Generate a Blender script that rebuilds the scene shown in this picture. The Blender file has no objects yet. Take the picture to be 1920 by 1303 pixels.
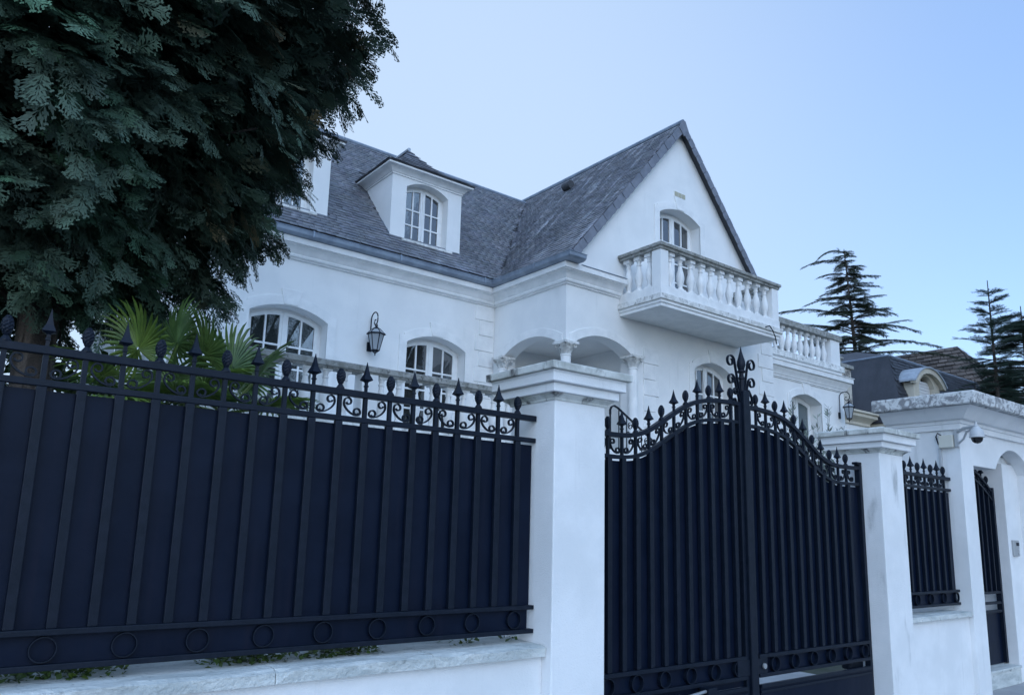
import bpy, math, random
import numpy as np
from mathutils import Vector, Matrix
from mathutils.geometry import tessellate_polygon
random.seed(7); RNG = np.random.default_rng(7)
S = bpy.context.scene
COL = S.collection

# ------------------------------------------------------------------ camera
YAW, PITCH, ROLL, FPX = 0.661528, 0.18723378, 0.02572506, 1446.25
fw = Vector((math.sin(YAW)*math.cos(PITCH), math.cos(YAW)*math.cos(PITCH), math.sin(PITCH)))
rt = Vector((math.cos(YAW), -math.sin(YAW), 0)); up = rt.cross(fw)
r2 = math.cos(ROLL)*rt + math.sin(ROLL)*up; u2 = -math.sin(ROLL)*rt + math.cos(ROLL)*up
cd = bpy.data.cameras.new('camera'); cam = bpy.data.objects.new('camera', cd); COL.objects.link(cam)
cam.matrix_world = Matrix(((r2.x, u2.x, -fw.x, 0), (r2.y, u2.y, -fw.y, 0), (r2.z, u2.z, -fw.z, 1.6), (0, 0, 0, 1)))
cd.sensor_width = 36; cd.lens = FPX/1920*36; cd.shift_y = (720-651.5)/1920
cd.clip_start = 0.05; cd.clip_end = 5000
S.camera = cam

# ------------------------------------------------------------------ sky, sun, exposure
KEY_AZ, KEY_EL = math.radians(212), math.radians(32)          # azimuth from +y towards +x
w = bpy.data.worlds.new('World'); S.world = w; w.use_nodes = True
nt = w.node_tree; bg = nt.nodes['Background']
sk = nt.nodes.new('ShaderNodeTexSky'); sk.sky_type = 'NISHITA'; sk.sun_disc = False
sk.sun_elevation = KEY_EL; sk.sun_rotation = KEY_AZ; sk.altitude = 100; sk.air_density = 1.0; sk.dust_density = 0.9; sk.ozone_density = 3.0
# uniform blue added to the sky: evens out the clear-sky contrast all over the dome
mxw = nt.nodes.new('ShaderNodeMix'); mxw.data_type = 'RGBA'; mxw.inputs[0].default_value = 0.6
mxw.inputs[7].default_value = (.98, 1.52, 2.6, 1)
nt.links.new(sk.outputs[0], mxw.inputs[6])
# pale glow of the sky low behind the house
tcw = nt.nodes.new('ShaderNodeTexCoord'); dpw = nt.nodes.new('ShaderNodeVectorMath'); dpw.operation = 'DOT_PRODUCT'
GA, GE = math.radians(20), math.radians(20); dpw.inputs[1].default_value = (math.sin(GA)*math.cos(GE), math.cos(GA)*math.cos(GE), math.sin(GE))
mrw = nt.nodes.new('ShaderNodeMapRange'); mrw.interpolation_type = 'SMOOTHSTEP'
mrw.inputs[1].default_value = .62; mrw.inputs[2].default_value = 1.0; mrw.inputs[4].default_value = .80
nt.links.new(tcw.outputs['Generated'], dpw.inputs[0]); nt.links.new(dpw.outputs['Value'], mrw.inputs[0])
mgw = nt.nodes.new('ShaderNodeMix'); mgw.data_type = 'RGBA'; mgw.inputs[7].default_value = (1.75, 2.2, 2.8, 1)
nt.links.new(mrw.outputs[0], mgw.inputs[0]); nt.links.new(mxw.outputs[2], mgw.inputs[6]); nt.links.new(mgw.outputs[2], bg.inputs[0]); bg.inputs[1].default_value = 0.15
sd = bpy.data.lights.new('soft_front_lamp', 'SUN'); soft_front_lamp = bpy.data.objects.new('soft_front_lamp', sd); COL.objects.link(soft_front_lamp)  # broad soft lamp added from the front-left to brighten the walls
sd.energy = 0.75; sd.angle = math.radians(110); sd.color = (.42, .69, 1)
sdir = Vector((math.sin(KEY_AZ)*math.cos(KEY_EL), math.cos(KEY_AZ)*math.cos(KEY_EL), math.sin(KEY_EL)))
soft_front_lamp.rotation_euler = sdir.to_track_quat('Z', 'Y').to_euler(); soft_front_lamp.location = (0, 30, 40)
S.view_settings.view_transform = 'Standard'; S.view_settings.look = 'None'
S.view_settings.gamma = 1; S.view_settings.use_curve_mapping = False
S.view_settings.exposure = 1.27
S.render.engine = 'CYCLES'

# ------------------------------------------------------------------ materials
def mat(name, c1, c2=None, scale=3.0, rough=.7, bump=0.0, bscale=60, metallic=0, stretch=(1, 1, 1), spec=.5,
        lo=.35, hi=.65, c3=None, scale3=1.2, lo3=.5, hi3=.7, attr=None, dist=0.0, stretch3=(1, 1, 1), bdist=.02, trans=0):
    m = bpy.data.materials.new(name); m.use_nodes = True
    N, L = m.node_tree.nodes, m.node_tree.links
    b = N['Principled BSDF']
    b.inputs['Roughness'].default_value = rough; b.inputs['Metallic'].default_value = metallic
    b.inputs['Specular IOR Level'].default_value = spec
    geo = N.new('ShaderNodeNewGeometry')
    def noise(sc, st, d=0.0, det=5):
        mp = N.new('ShaderNodeMapping'); mp.inputs['Scale'].default_value = st
        L.new(geo.outputs['Position'], mp.inputs[0])
        n = N.new('ShaderNodeTexNoise'); n.inputs['Scale'].default_value = sc; n.inputs['Detail'].default_value = det
        n.inputs['Distortion'].default_value = d; n.inputs['Roughness'].default_value = .6
        L.new(mp.outputs[0], n.inputs['Vector']); return n
    def mix(fac, a, bb, mode='MIX'):
        x = N.new('ShaderNodeMix'); x.data_type = 'RGBA'; x.blend_type = mode
        if isinstance(fac, float): x.inputs[0].default_value = fac
        else: L.new(fac, x.inputs[0])
        for s, v in ((6, a), (7, bb)):
            if isinstance(v, tuple): x.inputs[s].default_value = (*v, 1)
            else: L.new(v, x.inputs[s])
        return x.outputs[2]
    def ramp(o, a, bb):
        r = N.new('ShaderNodeMapRange'); r.interpolation_type = 'SMOOTHSTEP'
        r.inputs[1].default_value = a; r.inputs[2].default_value = bb; L.new(o, r.inputs[0]); return r.outputs[0]
    col = c1
    if c2: col = mix(ramp(noise(scale, stretch, dist).outputs[0], lo, hi), c1, c2)
    if c3: col = mix(ramp(noise(scale3, stretch3, dist, 8).outputs[0], lo3, hi3), col, c3)
    if attr:
        a = N.new('ShaderNodeAttribute'); a.attribute_name = attr
        col = mix(1.0, col, a.outputs['Color'], 'MULTIPLY')
    if isinstance(col, tuple): b.inputs['Base Color'].default_value = (*col, 1)
    else: L.new(col, b.inputs['Base Color'])
    if bump:
        bn = N.new('ShaderNodeBump'); bn.inputs['Strength'].default_value = bump; bn.inputs['Distance'].default_value = bdist
        L.new(noise(bscale, (1, 1, 1)).outputs[0], bn.inputs['Height']); L.new(bn.outputs[0], b.inputs['Normal'])
    if trans:
        t = N.new('ShaderNodeBsdfTranslucent'); mx = N.new('ShaderNodeMixShader'); mx.inputs[0].default_value = trans
        if isinstance(col, tuple): t.inputs[0].default_value = (*col, 1)
        else: L.new(col, t.inputs[0])
        out = N['Material Output']; L.new(b.outputs[0], mx.inputs[1]); L.new(t.outputs[0], mx.inputs[2]); L.new(mx.outputs[0], out.inputs[0])
    return m

M = {}
M['plaster'] = mat('white_plaster', (.80, .80, .79), (.74, .745, .74), 1.3, .85, .25, 90, c3=(.58, .59, .58), scale3=4.5, lo3=.58, hi3=.92, stretch3=(1.5, 1.5, .12), bdist=.006)
M['wallplaster'] = mat('street_plaster', (.79, .79, .79), (.71, .715, .715), 2.0, .88, .6, 110, c3=(.46, .47, .46), scale3=6, lo3=.58, hi3=.92, stretch3=(1.6, 1.6, .10), bdist=.006)
M['trim'] = mat('white_trim', (.81, .81, .80), (.72, .725, .72), 4, .75, .15, 60, bdist=.004)
M['aged'] = mat('weathered_white_stone', (.76, .76, .74), (.55, .55, .53), 7, .9, .5, 50, c3=(.16, .16, .16), scale3=13, lo3=.55, hi3=.72, dist=.6, bdist=.01)
M['stone'] = mat('grey_lichen_stone', (.36, .36, .34), (.22, .22, .20), 9, .95, .7, 60, c3=(.09, .09, .085), scale3=16, lo3=.55, hi3=.7, dist=.4, bdist=.012)
M['smudge'] = mat('smudged_plaster', (.79, .79, .79), (.71, .715, .715), 2.0, .88, .6, 110, c3=(.30, .31, .31), scale3=3.2, lo3=.56, hi3=.80, stretch3=(1.4, 1.4, .35), bdist=.006)
M['capstone'] = mat('pillar_capstone', (.66, .67, .64), (.40, .41, .38), 5, .92, .5, 70, c3=(.10, .10, .10), scale3=9, lo3=.54, hi3=.68, stretch3=(1, 1, .4), dist=.3, bdist=.008)
M['lichenslab'] = mat('lichen_blotched_slab', (.62, .62, .61), (.24, .24, .245), 9, .95, .5, 50, lo=.44, hi=.60, c3=(.16, .16, .165), scale3=18, lo3=.55, hi3=.68, dist=1.2, bdist=.01)
M['coping'] = mat('rough_coping_stone', (.62, .64, .62), (.44, .47, .46), 6, .85, .9, 35, c3=(.30, .32, .31), scale3=14, lo3=.6, hi3=.72, stretch=(.5, 2, 2), bdist=.02)
M['slate'] = mat('slate', (.12, .126, .142), (.175, .182, .20), 2.6, .42, .5, 35, c3=(.36, .37, .40), scale3=3.3, lo3=.55, hi3=.82, stretch3=(1, 1, .55), attr='tint', bdist=.008)
M['slateg'] = mat('slate_sheen_streaks', (.118, .124, .14), (.175, .18, .20), 2.6, .42, .5, 35, c3=(.50, .51, .55), scale3=2.2, lo3=.50, hi3=.80, stretch3=(.45, 2.6, .45), attr='tint', bdist=.008)  # pale streaks: lichen, plus the gable slope's sky sheen painted into the colour
M['slatedark'] = mat('slate_underlay', (.05, .053, .06), rough=.8)
M['verge'] = mat('verge_slate', (.13, .14, .17), (.18, .19, .225), 5, .5, .3, 40, bdist=.006)
M['zinc'] = mat('zinc', (.28, .33, .40), (.20, .24, .30), 4, .5, .1, 30, metallic=.35)
M['zincpale'] = mat('pale_zinc_flashing', (.42, .46, .50), (.33, .36, .40), 6, .5, metallic=.3)
M['iron'] = mat('black_iron_paint', (.003, .007, .015), (.006, .010, .020), 20, .45, .3, 90, bdist=.003, spec=.2)
M['sheet'] = mat('dark_painted_sheet', (.002, .0055, .016), (.004, .0085, .022), 3, .40, .35, 4.0, spec=.12, c3=(.008, .010, .022), scale3=5.0, lo3=.48, hi3=.8, stretch3=(2.6, 1, .14), bdist=.01)
M['frame'] = mat('white_window_paint', (.80, .81, .81), (.74, .75, .75), 6, .45)
def glass(name, tint, rough=.02, ior=2.3):
    m = mat(name, tint, rough=rough, bump=.12, bscale=2.2, bdist=.02); m.node_tree.nodes['Principled BSDF'].inputs['IOR'].default_value = ior; return m
M['glass'] = glass('window_glass', (.022, .026, .03))
M['lampglass'] = glass('frosted_lamp_glass', (.30, .33, .36), .35, 1.5)
M['curtain'] = glass('curtained_window_glass', (.10, .13, .14), .05, 1.7)
M['ground'] = mat('earth_ground', (.10, .10, .085), (.06, .075, .04), 1.5, .95, .5, 20)
M['pave'] = mat('pavement', (.40, .40, .40), (.34, .34, .345), 4, .9, .5, 80)
M['asphalt'] = mat('asphalt', (.055, .055, .058), (.04, .04, .042), 5, .9, .6, 120)
M['drive'] = mat('driveway', (.55, .54, .53), (.47, .465, .455), 3, .9, .5, 60)
M['cypress'] = mat('cypress_leaf', (.058, .094, .068), rough=.6, attr='tint', trans=.08, spec=.3)
M['bark'] = mat('shredding_bark', (.075, .062, .054), (.035, .03, .028), 9, .95, 1.0, 30, stretch=(1, 1, .15), c3=(.15, .125, .11), scale3=7, stretch3=(1, 1, .12), bdist=.03)
M['palm'] = mat('palm_leaf', (.110, .185, .055), (.072, .135, .042), 8, .4, attr='tint', trans=.25)
M['fir'] = mat('fir_needles', (.055, .085, .060), rough=.6, attr='tint', trans=.2)
M['cedar'] = mat('cedar_needles', (.070, .090, .058), rough=.6, attr='tint', trans=.25)
M['olive'] = mat('grey_green_leaf', (.22, .26, .22), rough=.6, attr='tint', trans=.2)
M['broad'] = mat('broad_leaf', (.06, .09, .03), rough=.5, attr='tint', trans=.3)
M['cream'] = mat('cream_stone', (.60, .55, .45), (.52, .48, .40), 4, .85, .3, 50, c3=(.22, .2, .17), scale3=6, lo3=.62, hi3=.8)
M['greystain'] = mat('stained_cream_pier', (.50, .47, .41), (.14, .13, .125), 3, .9, lo=.45, hi=.6)
M['mansard'] = mat('dark_mansard_slate', (.030, .033, .042), (.046, .049, .06), 2.5, .6, .4, 40, stretch=(1, 1, .4))
M['brown'] = mat('brown_roof_tile', (.105, .085, .075), (.07, .058, .052), 3, .85, attr='tint')
M['beige'] = mat('beige_plastic', (.62, .60, .52), rough=.5)
M['whiteplastic'] = mat('white_plastic', (.45, .46, .47), rough=.35)
M['darkglass'] = glass('dome_glass', (.012, .013, .015), .05, 1.5)
M['steel'] = mat('brushed_steel', (.42, .43, .44), rough=.35, metallic=.6)
M['shutter'] = mat('white_roller_shutter', (.74, .75, .76), rough=.5)
M['vent'] = mat('ochre_vent', (.42, .40, .30), rough=.8)
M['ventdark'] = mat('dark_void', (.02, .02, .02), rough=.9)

# ------------------------------------------------------------------ mesh builder
WL = {}
class MB:
    def __init__(s): s.v = []; s.f = []
    def add(s, vs, fs):
        o = len(s.v); s.v += [tuple(map(float, p)) for p in vs]; s.f += [tuple(i+o for i in f) for f in fs]; return s
    def box(s, x0, x1, y0, y1, z0, z1):
        return s.add([(x0,y0,z0),(x1,y0,z0),(x1,y1,z0),(x0,y1,z0),(x0,y0,z1),(x1,y0,z1),(x1,y1,z1),(x0,y1,z1)],
                     [(3,2,1,0),(4,5,6,7),(0,1,5,4),(1,2,6,5),(2,3,7,6),(3,0,4,7)])
    def hexa(s, b, t):
        return s.add(list(b)+list(t), [(3,2,1,0),(4,5,6,7),(0,1,5,4),(1,2,6,5),(2,3,7,6),(3,0,4,7)])
    def lathe(s, prof, c=(0,0,0), n=12, rot=0.0, axis='z'):
        vs = []
        for r, z in prof:
            for k in range(n):
                a = rot+2*math.pi*k/n; p = (r*math.cos(a), r*math.sin(a), z)
                if axis == 'y': p = (p[0], p[2], p[1])
                vs.append((c[0]+p[0], c[1]+p[1], c[2]+p[2]))
        fs = []
        for i in range(len(prof)-1):
            for k in range(n):
                k2 = (k+1) % n; fs.append((i*n+k, i*n+k2, (i+1)*n+k2, (i+1)*n+k))
        fs.append(tuple(range(n-1, -1, -1))); fs.append(tuple((len(prof)-1)*n+k for k in range(n)))
        return s.add(vs, fs)
    def tube(s, path, rad, n=6):
        path = [Vector(p) for p in path]; rs = rad if isinstance(rad, (list, tuple)) else [rad]*len(path)
        vs = []; ref = Vector((0.03, 0.1, 1)).normalized()
        for i, p in enumerate(path):
            d = (path[min(i+1, len(path)-1)]-path[max(i-1, 0)]).normalized()
            a = d.cross(ref)
            if a.length < .05: a = d.cross(Vector((1, 0, 0)))
            a.normalize(); b = d.cross(a)
            for k in range(n):
                t = 2*math.pi*k/n; vs.append(p+rs[i]*(math.cos(t)*a+math.sin(t)*b))
        fs = []
        for i in range(len(path)-1):
            for k in range(n):
                k2 = (k+1) % n; fs.append((i*n+k, i*n+k2, (i+1)*n+k2, (i+1)*n+k))
        fs.append(tuple(range(n-1, -1, -1))); fs.append(tuple((len(path)-1)*n+k for k in range(n)))
        return s.add(vs, fs)
    def ribbon(s, pts, t, y0, y1, closed=False):
        """flat bar following 2D (x,z) points, thickness t in the plane, from y0 to y1"""
        n = len(pts); vs = []
        for i, (x, z) in enumerate(pts):
            a = pts[(i-1) % n] if (closed or i > 0) else pts[i]; b = pts[(i+1) % n] if (closed or i < n-1) else pts[i]
            dx, dz = b[0]-a[0], b[1]-a[1]; l = math.hypot(dx, dz) or 1; nx, nz = -dz/l*t/2, dx/l*t/2
            vs += [(x-nx, y0, z-nz), (x+nx, y0, z+nz), (x+nx, y1, z+nz), (x-nx, y1, z-nz)]
        fs = []
        for i in range(n if closed else n-1):
            j = (i+1) % n
            for k in range(4): fs.append((i*4+k, i*4+(k+1) % 4, j*4+(k+1) % 4, j*4+k))
        if not closed: fs += [(3, 2, 1, 0), tuple((n-1)*4+k for k in range(4))]
        return s.add(vs, fs)
    def plate(s, outer, holes=(), f0=0.0, f1=.1, mapf=None, back=True):
        """polygon with holes in 2D (u,v), extruded from depth f0 to f1; mapf(u,v,d)->xyz"""
        mapf = mapf or (lambda u, v, d: (u, d, v))
        loops = [list(outer)]+[list(h) for h in holes]
        flat = [p for l in loops for p in l]
        tris = tessellate_polygon([[Vector((p[0], p[1], 0)) for p in l] for l in loops])
        n = len(flat); vs = [mapf(u, v, f0) for u, v in flat]+[mapf(u, v, f1) for u, v in flat]
        fs = [tuple(t) for t in tris]+([tuple(i+n for i in t) for t in tris] if back else [])
        o = 0
        for l in loops:
            m = len(l)
            for i in range(m): j = (i+1) % m; fs.append((o+i, o+j, o+j+n, o+i+n))
            o += m
        return s.add(vs, fs)
    def sweep(s, prof, path, cap=True):
        """profile [(out,z)] along XY path; out is to the right of the direction of travel"""
        path = [Vector((p[0], p[1])) for p in path]; n = len(prof); vs = []
        for i, p in enumerate(path):
            ns = []
            if i > 0: d = (p-path[i-1]).normalized(); ns.append(Vector((d.y, -d.x)))
            if i < len(path)-1: d = (path[i+1]-p).normalized(); ns.append(Vector((d.y, -d.x)))
            m = ns[0] if len(ns) == 1 else (ns[0]+ns[1])/(1+ns[0].dot(ns[1]))
            for o, z in prof: vs.append((p.x+m.x*o, p.y+m.y*o, z))
        fs = []
        for i in range(len(path)-1):
            for k in range(n-1): fs.append((i*n+k, (i+1)*n+k, (i+1)*n+k+1, i*n+k+1))
        if cap: fs += [tuple(range(n-1, -1, -1)), tuple((len(path)-1)*n+k for k in range(n))]
        return s.add(vs, fs)
    def mesh(s, name, origin=(0, 0, 0), smooth=False):
        me = bpy.data.meshes.new(name); ox, oy, oz = origin
        me.from_pydata([(x-ox, y-oy, z-oz) for x, y, z in s.v], [], s.f); me.validate(); me.update()
        import bmesh
        bm = bmesh.new(); bm.from_mesh(me); bmesh.ops.recalc_face_normals(bm, faces=bm.faces); bm.to_mesh(me); bm.free()
        if smooth:
            me.polygons.foreach_set('use_smooth', [True]*len(me.polygons))
            try: me.set_sharp_from_angle(angle=math.radians(smooth if smooth is not True else 40))
            except Exception: pass
        return me
    def build(s, name, m, parent=None, smooth=False, bevel=0):
        xs = np.array(s.v); lo, hi = xs.min(0), xs.max(0); org = Vector(((lo[0]+hi[0])/2, (lo[1]+hi[1])/2, lo[2]))
        me = s.mesh(name, org, smooth); me.materials.append(M[m] if isinstance(m, str) else m)
        return link(name, me, parent, org, bevel=bevel)
def link(name, me, parent=None, loc=(0, 0, 0), rz=0, scale=None, bevel=0):
    o = bpy.data.objects.new(name, me); COL.objects.link(o); loc = Vector(loc); WL[o] = loc
    if parent is not None: o.parent = parent; o.location = loc-WL[parent]
    else: o.location = loc
    o.rotation_euler = (0, 0, rz)
    if scale: o.scale = scale
    if bevel:
        b = o.modifiers.new('bevel', 'BEVEL'); b.width = bevel; b.segments = 2; b.limit_method = 'ANGLE'; b.angle_limit = math.radians(50)
    return o
def tag(o, label=None, cat=None, group=None, kind=None):
    for k, v in (('label', label), ('category', cat), ('group', group), ('kind', kind)):
        if v: o[k] = v
    return o
def thing(name, loc, label, cat, group=None):
    return tag(link(name, None, None, loc), label, cat, group)
def tinted(name, V, F, T, m, parent=None, loc=(0, 0, 0), smooth=False):
    """big numpy mesh: V (n,3) world, F (m,3|4) indices, T (m,3) face tint"""
    V = np.asarray(V, np.float32)-np.asarray(loc, np.float32); F = np.asarray(F, np.int32); k = F.shape[1]
    me = bpy.data.meshes.new(name); me.vertices.add(len(V)); me.vertices.foreach_set('co', V.ravel())
    me.loops.add(F.size); me.loops.foreach_set('vertex_index', F.ravel()); me.polygons.add(len(F))
    me.polygons.foreach_set('loop_start', np.arange(0, F.size, k, dtype=np.int32))
    me.update(calc_edges=True)
    a = me.color_attributes.new('tint', 'FLOAT_COLOR', 'CORNER')
    c = np.ones((len(F), k, 4), np.float32); c[:, :, :3] = np.asarray(T, np.float32)[:, None, :]
    a.data.foreach_set('color', c.ravel()); me.materials.append(M[m])
    return link(name, me, parent, loc)

# ------------------------------------------------------------------ the setting: ground, road, pavement
GZ = -.06
def structure(name, mb, m): return tag(mb.build(name, m), kind='structure')
structure('ground', MB().box(-600, 800, -600, 900, GZ-.6, GZ-.13), 'ground')
structure('pavement', MB().box(-60, 120, -1.2, 3.95, GZ-.2, GZ), 'pave')
structure('kerb', MB().box(-60, 120, -1.35, -1.2, GZ-.2, GZ+.004), 'coping')
structure('road', MB().box(-60, 120, -8.4, -1.35, GZ-.2, GZ-.118), 'asphalt')
structure('far_pavement', MB().box(-60, 120, -11, -8.4, GZ-.2, GZ), 'pave')
structure('driveway', MB().box(3.6, 9.3, 3.95, 10.3, GZ-.2, GZ-.01), 'drive')
structure('garden_bed', MB().box(-12, 3.6, 4.25, 10.5, GZ-.2, .80), 'ground')

# ------------------------------------------------------------------ arches and windows
def arch_pts(xa, xb, zs, rise, n=12):
    a = (xb-xa)/2; R = (a*a+rise*rise)/(2*rise); cx = (xa+xb)/2; cz = zs+rise-R
    return [(xa+(xb-xa)*i/n, cz+math.sqrt(max(0, R*R-(xa+(xb-xa)*i/n-cx)**2))) for i in range(n+1)]
def opening(xa, xb, z0, zs, rise, n=12):
    return [(xb, z0), (xa, z0)]+arch_pts(xa, xb, zs, rise, n)
def archz(xa, xb, zs, rise):
    a = (xb-xa)/2; R = (a*a+rise*rise)/(2*rise); cx = (xa+xb)/2; cz = zs+rise-R
    return lambda x: cz+math.sqrt(max(0, R*R-(x-cx)**2))
def window(parent, xa, xb, z0, zs, rise, y, rows, cols=2, panel=0.0, gm='glass', fr=.055, st=.075, name='window'):
    """arched two-leaf window in the opening; y = plane of the frame's face. parent None -> part returned"""
    az = archz(xa, xb, zs, rise); xm = (xa+xb)/2
    def outline(l, r, zb, off, n=8):
        return [(r, zb), (l, zb)]+[(l+(r-l)*i/n, az(l+(r-l)*i/n)-off) for i in range(n+1)]
    f = MB().plate(outline(xa, xb, z0, -.01, 14), [outline(xa+fr, xb-fr, z0+fr, fr, 14)], y, y+.07)
    f.box(xa-.0, xb+.0, y-.05, y+.02, z0-.03, z0+.02)
    root = f.build(name, 'frame', parent)
    for side in (0, 1):
        l, r = (xa+fr+.004, xm-.004) if side == 0 else (xm+.004, xb-fr-.004)
        zb = z0+fr+.004; zp = zb+st+panel; ztop = min(az(l), az(r))-fr-st
        gl, gr = l+st, r-st; bar = .034; cw = (gr-gl-(cols-1)*bar)/cols
        rh = (ztop-zp-(rows-1)*bar)/rows; holes = []
        for i in range(cols):
            for j in range(rows):
                ca = gl+i*(cw+bar); cb = ca+cw; za = zp+j*(rh+bar); zb2 = za+rh
                if j < rows-1: holes.append([(cb, za), (ca, za), (ca, zb2), (cb, zb2)])
                else: holes.append([(cb, za), (ca, za)]+[(ca+(cb-ca)*k/4, az(ca+(cb-ca)*k/4)-fr-st) for k in range(5)])
        c = MB().plate(outline(l, r, zb, fr+.004), holes, y-.022, y+.03)
        if side == 0: c.box(xm-.03, xm+.03, y-.036, y-.0225, z0+fr, az(xm)-fr-.01)
        c.build('casement', 'frame', root, bevel=.004)
        for h in holes:
            q = [(u, y+.004+random.uniform(-.002, .002), v) for u, v in h]
            g = MB().add(q+[(a, b+.012, c_) for a, b, c_ in q], [tuple(range(len(q))), tuple(range(2*len(q)-1, len(q)-1, -1))])
            g.build('pane', gm, root)
    return root
def surround(parent, xa, xb, z0, zs, rise, y, wd=.17, drop=None):
    """raised plaster band with ears and keystone round an arched opening; y = wall face"""
    b = .02; zb = z0 if drop is None else zs-drop
    out = arch_pts(xa-wd*.35, xb+wd*.35, zs+wd*1.05, rise, 12)
    xc = (xa+xb)/2
    inner = arch_pts(xa, xb, zs, rise, 12)
    loop = [(xa-wd, zb), (xa-wd, zs+wd*.75), (xa-wd*.35, zs+wd*.75)]+out+[(xb+wd*.35, zs+wd*.75), (xb+wd, zs+wd*.75), (xb+wd, zb), (xb, zb)]+inner[::-1]+[(xa, zb)]
    o = MB().plate(loop, [], y-b, y+.01, back=False).build('window_surround', 'trim', parent, bevel=.004)
    zk = zs+rise
    k = MB().plate([(xc-.13, zk+.012), (xc+.13, zk+.012), (xc+.19, zk+wd+.12), (xc-.19, zk+wd+.12)], [], y-b-.014, y+.01, back=False)
    k.build('keystone', 'trim', parent, bevel=.004)
    return o

# ------------------------------------------------------------------ the house
G, YW, XC, XE, YR, XR = 10.65, 12.96, 9.56, 16.36, 11.4, 21.03
FL = 3.05                     # ground-floor level
SL = 1.16                     # roof slope
RX, RZ = 12.95, 6.72+1.16*(12.95-9.36)
house = thing('house', (12, 14, GZ), 'white plastered house with slate roof, pointed gable and balustraded balcony', 'house')

# walls
rk = lambda x: 6.72+SL*((x if x < RX else 2*RX-x)-9.36)-.07
wl = MB()
la = arch_pts(9.75, 11.38, 5.17, .25, 14)
outer = [(XC, 5.17)]+la+[(11.38, 2.95), (XE, 2.95), (XE, rk(XE)), (RX, rk(RX)), (XC, rk(XC))]
FW = (13.36, 14.71, FL+.02, 5.19, .22); BW = (12.27, 13.66, 6.30, 8.56, .20)
wl.plate(outer, [opening(*FW), opening(*BW)], G, G+.32)
wl.build('gable_wall', 'plaster', house)
sa = arch_pts(10.84, 12.58, 5.17, .25, 14)
wl = MB().plate([(G+.003, 5.17)]+sa+[(12.58, 2.95), (YW+.02, 2.95), (YW+.02, 6.80), (G+.003, 6.80)], [], XC, XC+.30, mapf=lambda u, v, d: (d, u, v))
wl.build('loggia_side_wall', 'plaster', house)
W1 = (4.30, 5.75, FL+.02, 5.24, .20); W2 = (7.43, 8.83, FL+.02, 5.20, .20)
wl = MB().plate([(3.2, GZ), (XC+.02, GZ), (XC+.02, 6.80), (3.2, 6.80)], [opening(*W1), opening(*W2)], YW, YW+.34)
wl.build('wing_wall', 'plaster', house)
MB().box(3.2, 3.5, YW+.345, 19.0, GZ, 6.70).box(3.2, 9.6, 18.9, 19.2, GZ, 6.7).build('wing_rear_wall', 'plaster', house)
MB().box(XE-.3, XE, G+.325, 22, GZ, 6.9).box(9.8, XE, 21.9, 22.2, GZ, 6.9).build('gable_rear_wall', 'plaster', house)
MB().box(XC+.004, XE-.004, G+.006, YW-.01, GZ, FL-.1).build('podium', 'plaster', house)
MB().box(XC+.302, 11.9, G+.01, YW+.3, FL-.098, FL).build('loggia_floor', 'stone', house)
MB().box(XC+.302, 11.9, G+.325, YW+.3, 5.48, 5.6).build('loggia_ceiling', 'plaster', house)
MB().box(XC+.302, 11.9, YW, YW+.2, FL, 5.478).box(11.7, 11.9, G+.325, YW-.002, FL, 5.478).build('loggia_back_wall', 'plaster', house)
RWN = (18.31, 19.80, FL+.02, 5.24, .19)
wl = MB().plate([(XE, GZ), (XR, GZ), (XR, 6.15), (XE, 6.15)], [opening(*RWN)], YR, YR+.4)
wl.box(XR-.3, XR, YR+.405, 18, GZ, 6.15).box(XE, XR-.3, 17.7, 18, GZ, 6.15)
wl.build('terrace_wing_wall', 'plaster', house)
MB().box(XE+.002, XR-.01, YR+.41, 17.69, 6.02, 6.16).build('terrace_floor', 'stone', house)
# dark rooms behind the glass
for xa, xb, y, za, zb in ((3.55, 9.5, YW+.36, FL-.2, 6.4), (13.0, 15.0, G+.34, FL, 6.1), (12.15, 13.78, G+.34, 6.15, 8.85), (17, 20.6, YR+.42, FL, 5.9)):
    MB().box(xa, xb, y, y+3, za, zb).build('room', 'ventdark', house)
# windows
window(house, *W1, YW+.27, 4, panel=.35); window(house, *W2, YW+.27, 4, panel=.35)
window(house, *FW, G+.25, 4, panel=.35); window(house, *BW, G+.26, 4, panel=.30)
window(house, *RWN, YR+.34, 1, cols=1, panel=.1, gm='curtain', st=.10)
for wd, y in ((W1, YW), (W2, YW), (FW, G), (BW, G), (RWN, YR)): surround(house, *wd, y)
# arch mouldings round the loggia
def archband(u0, u1, zs, rise, mapf):
    o = arch_pts(u0-.10, u1+.10, zs+.16, rise, 14); i = arch_pts(u0, u1, zs, rise, 14)
    return MB().plate([(u0-.1, zs)]+o+[(u1+.1, zs), (u1, zs)]+i[::-1][1:-1]+[(u0, zs)], [], -.016, .01, mapf, back=False)
archband(9.75, 11.38, 5.17, .25, lambda u, v, d: (u, G+d, v)).build('arch_band', 'trim', house, bevel=.003)
archband(10.84, 12.58, 5.17, .25, lambda u, v, d: (XC+d, u, v)).build('arch_band', 'trim', house, bevel=.003)
# quoins
def quoins(x_edge, sgn, y, z0, z1, h=.335, wa=.46, wb=.36):
    z = z1; k = 0
    while z-h > z0:
        ww = wa if k % 2 == 0 else wb
        xa, xb = sorted((x_edge, x_edge+sgn*ww))
        MB().box(xa, xb, y-.022, y+.01, z-h+.014, z).build('quoin', 'trim', house, bevel=.006); z -= h; k += 1
quoins(XC-.035, -1, YW, FL-.4, 6.30); quoins(3.2, 1, YW, FL-.4, 6.30)
quoins(XE, -1, G, FL-.4, 6.6, wa=.60, wb=.46); quoins(11.72, 1, G, FL-.4, 5.4, wa=.46, wb=.36)
quoins(XR, -1, YR, FL-.4, 4.75, wa=.56, wb=.46)
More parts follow.
